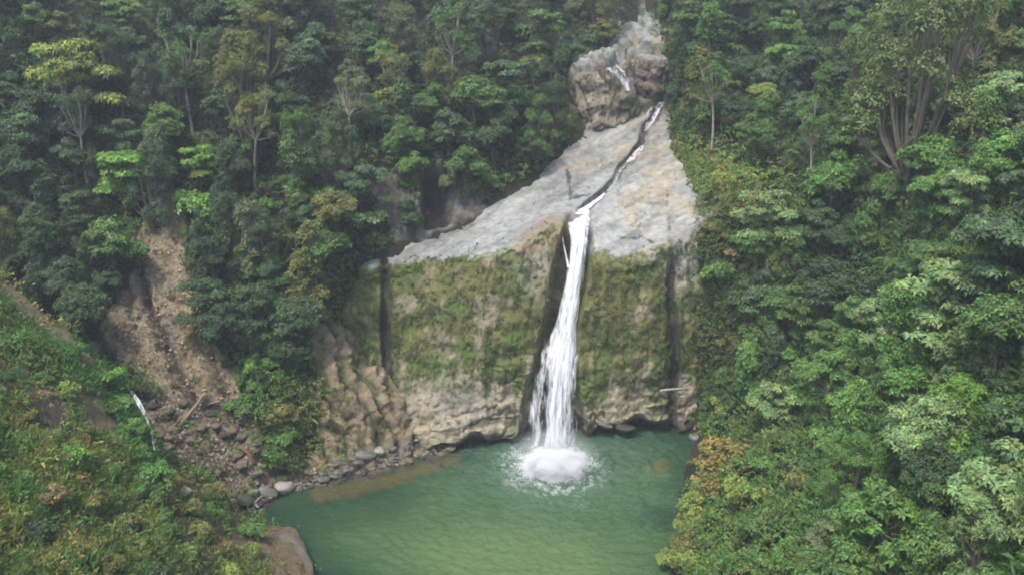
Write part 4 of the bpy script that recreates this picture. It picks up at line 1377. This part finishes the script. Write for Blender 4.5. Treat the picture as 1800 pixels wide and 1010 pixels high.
def bank_veg(px, py, C):
    v = np.ones(len(px))
    b = np.zeros(len(px))
    for pl in BROWN:
        b = np.maximum(b, soft(px, py, pl, 12))
    b = np.maximum(b, soft(px, py, [(400, 945), (430, 925), (530, 930), (548, 985), (560, 1060), (510, 1060), (480, 985), (440, 965)], 12) * .95)
    b = np.maximum(b, soft(px, py, [(45, 705), (105, 695), (118, 755), (70, 765)], 10))
    v *= 1 - .90 * sm(.36, .6, b + .30 * fbm(C * .6, 3, 408))
    v *= 1 - .75 * sm(.12, .35, fbm(C * np.array([.22, .22, .22]) + 5, 4, 419))
    v *= .35 + .65 * sm(-.35, .1, fbm(C * .45, 3, 409))
    v *= (py > ridge_y(px) - 14)
    v *= C[:, 2] > .35
    return v


def bank_tint(px, py, C, g):
    n = len(px)
    t = pick(g, n, [(.045, .090, .026), (.062, .100, .032), (.088, .088, .040), (.042, .095, .027)])
    z = fbm(C * .3, 3, 410)
    t = np.where((z > .12)[:, None], t * np.array([1.75, 1.25, 1.3]), t)
    gs = (1 - sm(12, 55, dline(px, py, [(100, 585), (150, 640), (205, 700), (245, 770), (255, 830)])))
    t = t + (pick(g, n, [(.036, .092, .026), (.045, .11, .028), (.03, .07, .022)]) - t) * gs[:, None]
    br = soft(px, py, [(380, 950), (440, 915), (540, 930), (560, 1060), (440, 1060), (380, 1000)], 20)
    t = t + (pick(g, n, [(.10, .105, .036), (.12, .11, .05), (.075, .10, .03)]) - t) * br[:, None]
    top = (1 - sm(5, 30, py - ridge_y(px))) * sm(140, 90, px)
    t = t + (pick(g, n, [(.19, .16, .08), (.13, .13, .05)]) - t) * top[:, None]
    return t


cover('undergrowth', BK, 60000, g, (-130, 565, 400, 1140), bank_veg, bank_tint, .26, 5, 1.0, .58, nsc=.5)

# hanging grass and moss on the cliff face
i = g.integers(0, CLV.shape[0] - 1, 150000); j = g.integers(0, CLV.shape[1] - 1, 150000)
mo = CLMOSS[i, j] * (1 - CLISL[i, j]) * (1 - CLWETSHADE[i, j]) * (CLPX[i, j] > 600) * (CLPX[i, j] < 1235)
mo = mo * sm(-.25, .25, fbm(CLV[i, j] * .7, 3, 411)) * sm(780, 720, CLPY[i, j])
ok = g.uniform(0, 1, len(i)) < (mo * .34 + .03)  * (CLPX[i, j] > 600) * (CLPX[i, j] < 1235) * (1 - CLISL[i, j]) * (1 - CLWETSHADE[i, j]) * (CLPY[i, j] < 760)
C = CLV[i[ok], j[ok]] + np.array([0, -.05, 0])
t = pick(g, len(C), [(.095, .115, .030), (.12, .12, .04), (.065, .12, .025), (.22, .19, .10), (.05, .065, .02)])
v1 = blades(C, np.array([0, -.75, -.35]) + 0 * C, g.uniform(.12, .45, len(C)), g, t, w=.12, spread=.4)
ok2 = g.uniform(0, 1, len(C)) < .22
v2 = rosettes(C[ok2], np.array([0, -.9, .4]) + g.normal(0, .3, C[ok2].shape), g.uniform(.16, .34, ok2.sum()), 5, g, tints=t[ok2])
# tufts along the upper lip and on the slab
i = g.integers(0, CLV.shape[0] - 1, 30000); j = g.integers(0, CLV.shape[1] - 1, 30000)
de = CLPY[i, j] - edge_y(CLPX[i, j])
pr = np.exp(-(de / 10) ** 2) * .5 * sm(700, 800, CLPX[i, j]) * (1 - .8 * sm(900, 960, CLPX[i, j])) + (CLPX[i, j] > 1225) * (de < 20) * .8
pr = pr * (1 - CLWETSHADE[i, j]) * sm(-.1, .3, fbm(CLV[i, j] * .6, 3, 412))
ok = g.uniform(0, 1, len(i)) < pr
C = CLV[i[ok], j[ok]]
v3 = blades(C, np.array([0, -.5, .8]) + 0 * C, g.uniform(.25, .8, len(C)), g, pick(g, len(C), [(.11, .12, .035), (.16, .14, .06), (.07, .10, .025)]), w=.1)
v, f, c = merge([v1, v2, v3])
link('hanging_grass', mesh('hanging_grass', v, f, c), M_cover, kind='stuff')

# ------------------------------------------------------------------ trees, palms and shrubs
LEAF_GAIN = np.array([2.15, 2.0, 1.45])
TINTS = {
    'dark green': (.026, .050, .024), 'blue green': (.034, .062, .036), 'deep green': (.022, .042, .020), 'mid green': (.042, .082, .028),
    'bright green': (.066, .135, .034), 'yellow green': (.088, .120, .036), 'olive green': (.072, .082, .032), 'pale green': (.085, .135, .070),
    'fresh green': (.050, .105, .032), 'soft green': (.058, .086, .036), 'brownish': (.105, .085, .050), 'golden yellow': (.108, .098, .036), 'grey green': (.065, .085, .055),
}
KINDN = {'broad': ('tree', 'round crowned tree'), 'layered': ('tree', 'layered tree'), 'feathery': ('tree', 'tall feathery tree'),
         'rosette': ('tree', 'open crowned tree'), 'draped': ('tree', 'vine draped tree'), 'poled': ('tree', 'tall bare stemmed tree'), 'shrub': ('shrub', 'shrub'), 'palm': ('palm_tree', 'tree fern')}
HT = {'broad': 6.4, 'layered': 8.0, 'feathery': 7.2, 'rosette': 6.6, 'draped': 5.5, 'poled': 10.0, 'shrub': 1.6, 'palm': 6.0}
WD = {'broad': 8.0, 'layered': 8.4, 'feathery': 6.6, 'rosette': 7.6, 'draped': 4.6, 'poled': 5.0, 'shrub': 4.2, 'palm': 4.6}
PLANTS = []


def find_base(surf, cx, cyy, h):
    """surface point whose tree, h metres up, shows at pixel (cx, cyy)"""
    best = None
    for dyp in range(-4, 420, 5):
        v, n = sample(surf, cx, cyy + dyp)
        q = to_px(v + np.array([0, 0, h]))
        e_ = abs(q[1] - cyy) + .3 * abs(q[0] - cx)
        if best is None or e_ < best[0]:
            best = (e_, v, n)
        if q[1] > cyy + 25:
            break
    return best[1]


def plant(kind, tint, surf, cx, cyy, s=1.0, label=None, jitter=.12, bark=None):
    h = HT[kind] * s
    v = find_base(surf, cx, cyy, h)
    pr = PROTO[kind]
    idx = random.randrange(len(pr))
    t = np.array(TINTS[tint]) * (1 + random.uniform(-jitter, jitter))
    PLANTS.append(dict(kind=kind, tint=tint, v=v, s=s, idx=idx, col=t, px=cx, py=cyy, label=label))


L_, R_, B_ = HL, HR, BK
HAND = [
    # left hillside
    ('layered', 'yellow green', L_, 150, 92, 1.15, 'yellow green flat crowned tree above the dark hollow at upper left'),
    ('layered', 'bright green', L_, 222, 272, .85, 'brightest green leafy tree just left above the landslide scar'),
    ('shrub', 'bright green', L_, 213, 318, 1.5, 'small bright green bush tree touching the left top of the scar'),
    ('layered', 'bright green', L_, 366, 255, .60, 'bright green leafy tree right above the top of the landslide scar'),
    ('shrub', 'bright green', L_, 352, 350, 1.4, 'bright green bush at the right side of the scar top'),
    ('shrub', 'bright green', L_, 368, 388, 1.1, 'lower bright green bush right of the scar top'),
    ('feathery', 'olive green', L_, 438, 150, 1.15, 'tall olive tree with bare pale trunk in the middle of the left slope'),
    ('feathery', 'olive green', L_, 470, 60, 1.0, 'tall brownish green feathery tree at the top of the left slope'),
    ('broad', 'yellow green', L_, 700, 170, .72, 'yellow green small tree in the middle of the forest left of the brown block'),
    ('broad', 'yellow green', L_, 940, 100, .62, 'yellow green small tree just left of the brown rock block'),
    ('broad', 'fresh green', L_, 680, 95, .7, 'light green crown high above the rock crevice'),
    ('shrub', 'fresh green', L_, 905, 165, 1.3, 'light green bush below the yellow green tree by the brown block'),
    ('shrub', 'pale green', L_, 650, 378, 1.2, 'pale green shrub like tree at the upper left corner of the cliff'),
    ('shrub', 'bright green', L_, 450, 640, .8, 'bright green shrub low on the slope right of the landslide scar'),
    ('draped', 'grey green', L_, 440, 440, .8, 'grey green draped tree halfway down right of the scar'),
    ('broad', 'mid green', L_, 720, 235, .8, 'mid green dense tree above the dark rock crevice'),
    ('broad', 'blue green', L_, 790, 225, .8, 'blue green dense tree right above the rock crevice'),
    ('poled', 'olive green', L_, 452, 190, .95, 'high bare pale stemmed tree in front of the tall olive tree'),
    ('poled', 'dark green', L_, 160, 190, .95, 'dark high crowned tree with a bare stem under the yellow green tree'),
    ('poled', 'mid green', L_, 340, 95, .9, 'tall bare stemmed tree high above the landslide scar'),
    ('poled', 'grey green', L_, 615, 150, .9, 'grey green bare stemmed tree at the upper middle of the left forest'),
    ('poled', 'olive green', L_, 690, 120, .8, 'olive bare stemmed tree above the rock crevice'),
    ('poled', 'mid green', L_, 800, 60, .9, 'bare stemmed tree near the top edge left of the gorge'),
    # right side
    ('poled', 'mid green', R_, 1250, 130, .85, 'pale bare stemmed tree right of the small brown boulder'),
    ('poled', 'olive green', R_, 1690, 60, .9, 'bare stemmed olive tree near the top right corner'),
    ('poled', 'mid green', R_, 1420, 215, .8, 'bare stemmed tree standing above the yellow grass ledge'),
    ('layered', 'bright green', R_, 1372, 88, .62, 'small bright lime green tree near the top right of the gorge'),
    ('broad', 'yellow green', R_, 1340, 160, .55, 'yellow green small tree under the lime green one'),
    ('feathery', 'soft green', R_, 1585, 120, 1.85, 'very large feathery green tree at the upper middle of the right slope'),
    ('feathery', 'soft green', R_, 1505, 150, 1.3, 'feathery green tree left beside the very large one'),
    ('layered', 'pale green', R_, 1745, 145, .8, 'pale leaved flat crowned tree at the upper right edge'),
    ('layered', 'pale green', R_, 1640, 490, .95, 'wide pale green layered tree in the middle of the right slope'),
    ('rosette', 'pale green', R_, 1560, 520, .75, 'pale green open tree left beside the wide layered one'),
    ('rosette', 'pale green', R_, 1735, 800, .85, 'large whitish green open tree at the lower right'),
    ('rosette', 'pale green', R_, 1755, 870, .6, 'lower whitish green tree at the right edge near the bottom'),
    ('broad', 'fresh green', R_, 1740, 270, .75, 'bright green tree at the right edge in the upper third'),
    ('broad', 'bright green', R_, 1690, 690, .5, 'bright green small tree right of the dark hollow'),
    ('broad', 'fresh green', R_, 1480, 610, .6, 'fresh green round tree standing before the dark hollow'),
    ('draped', 'mid green', R_, 1240, 60, 1.15, 'vine draped tree right beside the top of the gorge'),
    ('draped', 'olive green', R_, 1225, 150, .9, 'olive vine draped tree right of the small brown boulder'),
    ('palm', 'blue green', R_, 1300, 605, .55, 'blue green tree fern at the foot of the overgrown cliff'),
    ('rosette', 'grey green', R_, 1455, 930, .42, 'grey green shrub like tree low in the right foreground'),
    ('shrub', 'golden yellow', R_, 1282, 790, 1.35, 'golden yellow bush at the right shore of the pool'),
    ('shrub', 'golden yellow', R_, 1245, 830, 1.1, 'lower golden bush hanging over the right edge of the pool'),
    ('shrub', 'yellow green', R_, 1315, 850, 1.1, 'yellow green bush right below the golden bush'),
    ('shrub', 'yellow green', R_, 1225, 880, .9, 'yellow green bush overhanging the water at the right shore'),
    ('shrub', 'fresh green', R_, 1345, 725, 1.0, 'fresh green bush above the golden bush at the cliff foot'),
    ('shrub', 'yellow green', R_, 1212, 905, .8, 'low yellow green bush at the water edge below the golden bush'),
    ('shrub', 'olive green', R_, 1200, 945, .8, 'olive bush overhanging the pool near the bottom edge'),
    ('shrub', 'yellow green', R_, 1190, 985, .8, 'lowest yellow green bush at the right edge of the water'),
    # near left bank
    ('shrub', 'fresh green', B_, 270, 815, .85, 'dark fresh green bush below the small side waterfall'),
    ('shrub', 'mid green', B_, 275, 850, .75, 'lower green bush of the pair below the side waterfall'),
    ('shrub', 'bright green', B_, 130, 790, .75, 'bright green shrub in the middle of the left bank'),
    ('shrub', 'bright green', B_, 190, 655, .7, 'bright green bush on the crest of the left bank'),
    ('shrub', 'fresh green', B_, 125, 610, .7, 'fresh green bush at the upper crest of the left bank'),
    ('shrub', 'fresh green', B_, 215, 700, .7, 'green bush beside the top of the side waterfall'),
]
for h_ in HAND:
    plant(*h_[:6], label=h_[6])


def no_tree(px, py, surf):
    a, b_ = np.array(float(px)), np.array(float(py))
    if surf is L_:
        if py > ridge_y(px) - 10 and px < 450: return True
        lim = np.interp(px, [430, 500, 560, 590, 650, 720, 850, 950, 1000, 1010, 1062, 1063], [690, 640, 520, 400, 345, 320, 300, 250, 205, 95, 80, -999])
        if py > lim: return True
        for pl in (SOIL_SCAR, DEBRIS, TOE, OUTCROP):
            if inpoly(a, b_, pl) or float(dline(a, b_, pl)) < (22 if pl is SOIL_SCAR else 8): return True
    elif surf is R_:
        lb = np.interp(py, [-60, 0, 60, 100, 180, 220, 230, 345, 350, 700, 701, 1200], [1150, 1165, 1185, 1200, 1200, 1240, 1370, 1420, 1290, 1300, 1460, 1470])
        if px < lb: return True
    return False


g = np.random.default_rng(77)
acc = [(h_[3], h_[4], .5 * WD[h_[0]] * h_[5] * 16) for h_ in HAND]


def region(surf, n, x0, x1, y0, y1, maxn, kinds, kw, tint_fn, sc, tight=1.0):
    cnt = 0
    for q in range(n):
        if cnt >= maxn: break
        px, py = g.uniform(x0, x1), g.uniform(y0, y1)
        if no_tree(px, py, surf): continue
        kd = kinds[g.choice(len(kinds), p=kw)]
        s = sc * g.uniform(.72, 1.2)
        v, _ = sample(surf, px, min(py + 80, 1140))
        ppm = FPX / max(25, v[1])
        w = WD[kd] * s * ppm
        hit = False
        for ax_, ay_, aw in acc:
            if ((px - ax_) / (.40 * (w + aw) * tight)) ** 2 + ((py - ay_) / (.26 * (w + aw) * tight)) ** 2 < 1:
                hit = True; break
        if hit: continue
        acc.append((px, py, w)); cnt += 1
        plant(kd, tint_fn(px, py), surf, px, py, s)
    return cnt


def ch(opts, w): return opts[g.choice(len(opts), p=np.array(w) / sum(w))]


def tl_(px, py):
    if px < 420: return ch(['dark green', 'blue green', 'deep green', 'mid green', 'olive green'], [5, 4, 4, 1.5, 1])
    if py < 130: return ch(['dark green', 'blue green', 'grey green', 'mid green', 'olive green', 'deep green'], [3, 4, 2, 2, 1, 2])
    return ch(['dark green', 'mid green', 'blue green', 'fresh green', 'olive green', 'deep green'], [3, 4, 2, 1.2, 1, 2])


def tr_(px, py):
    if py < 200 and px < 1500: return ch(['dark green', 'blue green', 'mid green', 'deep green', 'olive green'], [3, 3, 3, 1, 1])
    if py < 330: return ch(['mid green', 'blue green', 'dark green', 'fresh green', 'pale green', 'olive green'], [5, 2, 2, 2, 1, 1])
    if py < 640: return ch(['mid green', 'fresh green', 'blue green', 'dark green', 'pale green'], [5, 2, 3, 2, 1.5])
    return ch(['mid green', 'fresh green', 'bright green', 'pale green', 'dark green', 'yellow green'], [4, 4, 1.2, 2, 2, .6])


n_l = region(L_, 6000, -60, 1060, -50, 560, 130, ['broad', 'layered', 'feathery', 'draped', 'rosette', 'palm'], [.40, .22, .13, .12, .08, .05], tl_, .78, .92)
n_l2 = region(L_, 2500, -40, 620, 380, 700, 22, ['broad', 'draped', 'palm', 'layered'], [.45, .3, .1, .15], tl_, .5)
n_r = region(R_, 6000, 1150, 1860, -50, 1000, 125, ['broad', 'layered', 'feathery', 'draped', 'rosette', 'palm'], [.42, .20, .10, .13, .11, .04], tr_, .74, .92)
n_s = 0
# shrubs
acc = [(h_[3], h_[4], .5 * WD[h_[0]] * h_[5] * 16) for h_ in HAND if h_[0] == 'shrub']
no_tree_full = no_tree


def no_tree(px, py, surf):
    a, b_ = np.array(float(px)), np.array(float(py))
    if surf is R_:
        lb = np.interp(py, [230, 345, 360, 700, 760, 1200], [1235, 1300, 1245, 1250, 1330, 1240])
        if px < lb: return True
        if 230 < py < 345 and px < 1330: return g.uniform() < .8
        return False
    if surf is B_:
        if py < ridge_y(px) + 8: return True
        return any(inpoly(a, b_, pl) for pl in BROWN)
    if surf is L_:
        if py > ridge_y(px) - 8 and px < 440: return True
        if px > 640 and py > np.interp(px, [640, 850, 1000], [425, 325, 225]): return True
        if px > 510 and py > 560 and g.uniform() < .8: return True
        if 585 < px < 720 and 440 < py: return True
        return any(inpoly(a, b_, pl) for pl in (SOIL_SCAR, DEBRIS, CAVE, TOE))
    return False


m_r = region(R_, 3000, 1230, 1460, 350, 1010, 34, ['shrub'], [1.0], lambda x, y: ch(['fresh green', 'mid green', 'yellow green', 'olive green', 'brownish'], [3, 3, 2 if y > 700 else .3, 2, .8]), .85)
m_r2 = region(R_, 3000, 1320, 1830, 680, 1010, 26, ['shrub'], [1.0], lambda x, y: ch(['fresh green', 'mid green', 'bright green', 'pale green'], [3, 3, 1.5, 1]), .9)
m_b = region(B_, 3000, -60, 540, 560, 1010, 46, ['shrub'], [1.0], lambda x, y: ch(['fresh green', 'mid green', 'olive green', 'yellow green', 'dark green', 'brownish'], [2, 2, 3, 1.2, 1.5, .7]), .55)
m_l = region(L_, 3000, 420, 980, 300, 790, 34, ['shrub'], [1.0], lambda x, y: ch(['mid green', 'fresh green', 'dark green', 'olive green'], [3, 1.2, 2, 2]), .8)
print('plants', n_l, n_l2, n_r, m_r, m_r2, m_b, m_l, len(PLANTS))

# ---- labels that say where each plant stands
MARKS_L = [(60, 40, 'in the top left corner'), (60, 160, 'at the left edge of the upper forest'), (50, 300, 'at the left edge above the bank crest'), (60, 420, 'in the dark hollow left of the landslide scar'),
           (170, 470, 'beside the left flank of the landslide scar'), (230, 180, 'above the bright green tree over the scar'), (290, 60, 'at the top left above the landslide scar'), (330, 190, 'just above the landslide scar'),
           (420, 300, 'right of the landslide scar top'), (430, 500, 'beside the right flank of the landslide scar'), (540, 450, 'left of the mossy cliff corner'), (560, 330, 'on the slope up left of the mossy cliff'),
           (560, 200, 'in the middle of the left forest'), (470, 40, 'on the top edge above the bare pale trunk'), (610, 60, 'on the top edge left of the gorge'), (700, 200, 'above the dark rock crevice'),
           (760, 60, 'on the top edge midway to the gorge'), (820, 270, 'right above the grey slab beside the crevice'), (880, 180, 'between the crevice and the brown block'), (900, 50, 'on the top edge near the gorge'),
           (960, 210, 'close left of the brown rock block'), (1010, 40, 'at the left lip of the gorge'), (560, 620, 'above the orange crag'), (480, 720, 'between the debris cone and the orange crag'), (700, 380, 'on the dark outcrop above the slab')]
MARKS_R = [(1180, 20, 'at the right lip of the gorge'), (1220, 150, 'right of the small brown boulder'), (1300, 40, 'at the top edge right of the gorge'), (1300, 200, 'above the yellow grass ledge'),
           (1400, 280, 'right of the yellow grass ledge'), (1420, 60, 'on the top edge beside the lime green tree'), (1420, 170, 'below the lime green tree'), (1560, 30, 'on the top edge above the very large feathery tree'),
           (1680, 30, 'on the top edge near the right corner'), (1780, 50, 'in the top right corner'), (1700, 180, 'left of the pale tree at the right edge'), (1600, 250, 'below the very large feathery tree'),
           (1500, 330, 'on the middle slope above the overgrown cliff'), (1640, 360, 'above the wide pale layered tree'), (1780, 360, 'at the right edge in the upper middle'), (1780, 500, 'at the right edge at mid height'),
           (1300, 450, 'on the overgrown cliff right of the cleft'), (1400, 500, 'at the right end of the overgrown cliff'), (1480, 450, 'left of the wide pale layered tree'), (1300, 640, 'at the foot of the overgrown cliff'),
           (1420, 680, 'below the overgrown cliff beside the dark hollow'), (1560, 650, 'around the dark hollow on the right slope'), (1680, 620, 'below the wide pale layered tree'), (1790, 640, 'at the right edge below mid height'),
           (1340, 780, 'right of the golden bush'), (1300, 940, 'in the right foreground by the water'), (1450, 830, 'in the middle of the right foreground'), (1480, 970, 'at the bottom edge right of the pool'),
           (1600, 780, 'left of the large whitish tree'), (1620, 940, 'at the bottom edge below the large whitish tree'), (1770, 760, 'around the large whitish tree at the right edge'), (1780, 950, 'in the bottom right corner')]
MARKS_B = [(40, 560, 'on the tan crest of the left bank'), (180, 690, 'along the green crest of the left bank'), (60, 700, 'by the brown earth patch of the left bank'), (60, 830, 'at the left edge of the near bank'), (60, 960, 'in the bottom left corner'),
           (180, 830, 'in the middle of the left bank'), (200, 960, 'at the bottom edge of the left bank'), (320, 890, 'below the side waterfall bushes'), (340, 980, 'at the bottom edge left of the rock point'), (460, 960, 'on the rock point by the pool')]
ORD = {1: ['']}
POSN = ['first', 'second', 'third', 'fourth', 'fifth', 'sixth', 'seventh', 'eighth']
groups = {}
GRP = {}
for p in PLANTS:
    surf_marks = MARKS_R if p['px'] > 1115 else (MARKS_B if (p['kind'] == 'shrub' and p['py'] > ridge_y(p['px']) and p['px'] < 560) else MARKS_L)
    d = [((p['px'] - a) ** 2 + (1.3 * (p['py'] - b_)) ** 2, t) for a, b_, t in surf_marks]
    p['where'] = min(d)[1]
    side = 'right slope' if p['px'] > 1115 else ('left bank' if surf_marks is MARKS_B else 'left slope')
    p['group'] = {'shrub': 'shrubs', 'palm': 'tree ferns'}.get(p['kind'], 'forest trees') + ' on the ' + side
    if p['label'] is None:
        p['base'] = p['tint'] + ' ' + KINDN[p['kind']][1] + ' ' + p['where']
        groups.setdefault(p['base'], []).append(p)
for b_, ps in groups.items():
    if len(ps) == 1:
        ps[0]['label'] = b_
    else:
        xs = [q['px'] for q in ps]; ys = [q['py'] for q in ps]
        horiz = (max(xs) - min(xs)) >= (max(ys) - min(ys))
        ps.sort(key=lambda q: q['px'] if horiz else q['py'])
        for k_, q in enumerate(ps):
            if horiz:
                nm = 'left one' if k_ == 0 else ('right one' if k_ == len(ps) - 1 else POSN[k_] + ' from left')
            else:
                nm = 'upper one' if k_ == 0 else ('lower one' if k_ == len(ps) - 1 else POSN[k_] + ' from top')
            w_ = b_.split()
            q['label'] = b_ + ', ' + nm
for p in PLANTS:
    if len(p['label'].split()) > 16:
        p['label'] = p['label'].replace('open crowned broad leaved tree', 'open crowned tree').replace('flat crowned ', '').replace('the wide pale layered tree', 'the wide layered tree')
    if len(p['label'].split()) > 16:
        p['label'] = p['label'].replace('tall bare stemmed', 'bare stemmed').replace('small brown boulder', 'small boulder').replace('the upper middle', 'upper middle').replace('very large feathery', 'large feathery').replace(' from left', '')
    if len(p['label'].split()) > 16: p['label'] = p['label'].replace('the middle of ', '').replace('upper middle', 'upper part').replace('beside the dark', 'by the dark').replace(' from top', '').replace('on the top edge', 'at top').replace('round crowned tree', 'round tree')
    if len(p['label'].split()) > 16: print('LONG', p['label'])
    crown, trunk = PROTO[p['kind']][p['idx']]
    nm = KINDN[p['kind']][0]
    root = bpy.data.objects.new(nm, None)
    root.empty_display_size = .5
    COL.objects.link(root)
    root.location = Vector(p['v'] - np.array([0, 0, .1]))
    root.rotation_euler = (random.uniform(-.07, .07), random.uniform(-.07, .07), random.uniform(0, 6.28))
    s = p['s']; root.scale = (s * random.uniform(.82, 1.2), s * random.uniform(.82, 1.2), s * random.uniform(.9, 1.08))
    root['label'] = p['label']; root['category'] = 'shrub' if p['kind'] == 'shrub' else ('tree fern' if p['kind'] == 'palm' else 'tree')
    root['group'] = p['group']
    c_ = bpy.data.objects.new('crown' if p['kind'] != 'shrub' else 'foliage', crown)
    c_.color = (*(p['col'] * LEAF_GAIN), 1)
    COL.objects.link(c_); c_.parent = root
    t_ = bpy.data.objects.new('trunk' if p['kind'] != 'shrub' else 'stem', trunk)
    COL.objects.link(t_); t_.parent = root

# ------------------------------------------------------------------ moist air
m, nt = new_mat('haze_air')
out = N(nt, 'ShaderNodeOutputMaterial'); pv = N(nt, 'ShaderNodeVolumePrincipled', Density=0.0005)
pv.inputs['Color'].default_value = (.86, .91, 1.0, 1)
pv.inputs['Anisotropy'].default_value = 0.1
nt.links.new(pv.outputs[0], out.inputs['Volume'])
HAZE = True
if HAZE:
    x0, x1, y0, y1, z0, z1 = -430, 430, -170, 520, -8, 150
    hv = np.array([[x, y, z] for x in (x0, x1) for y in (y0, y1) for z in (z0, z1)], float)
    hf = np.array([[0, 1, 3, 2], [4, 6, 7, 5], [0, 4, 5, 1], [2, 3, 7, 6], [0, 2, 6, 4], [1, 5, 7, 3]])
    link('haze', mesh('haze', hv, hf), m, kind='stuff')
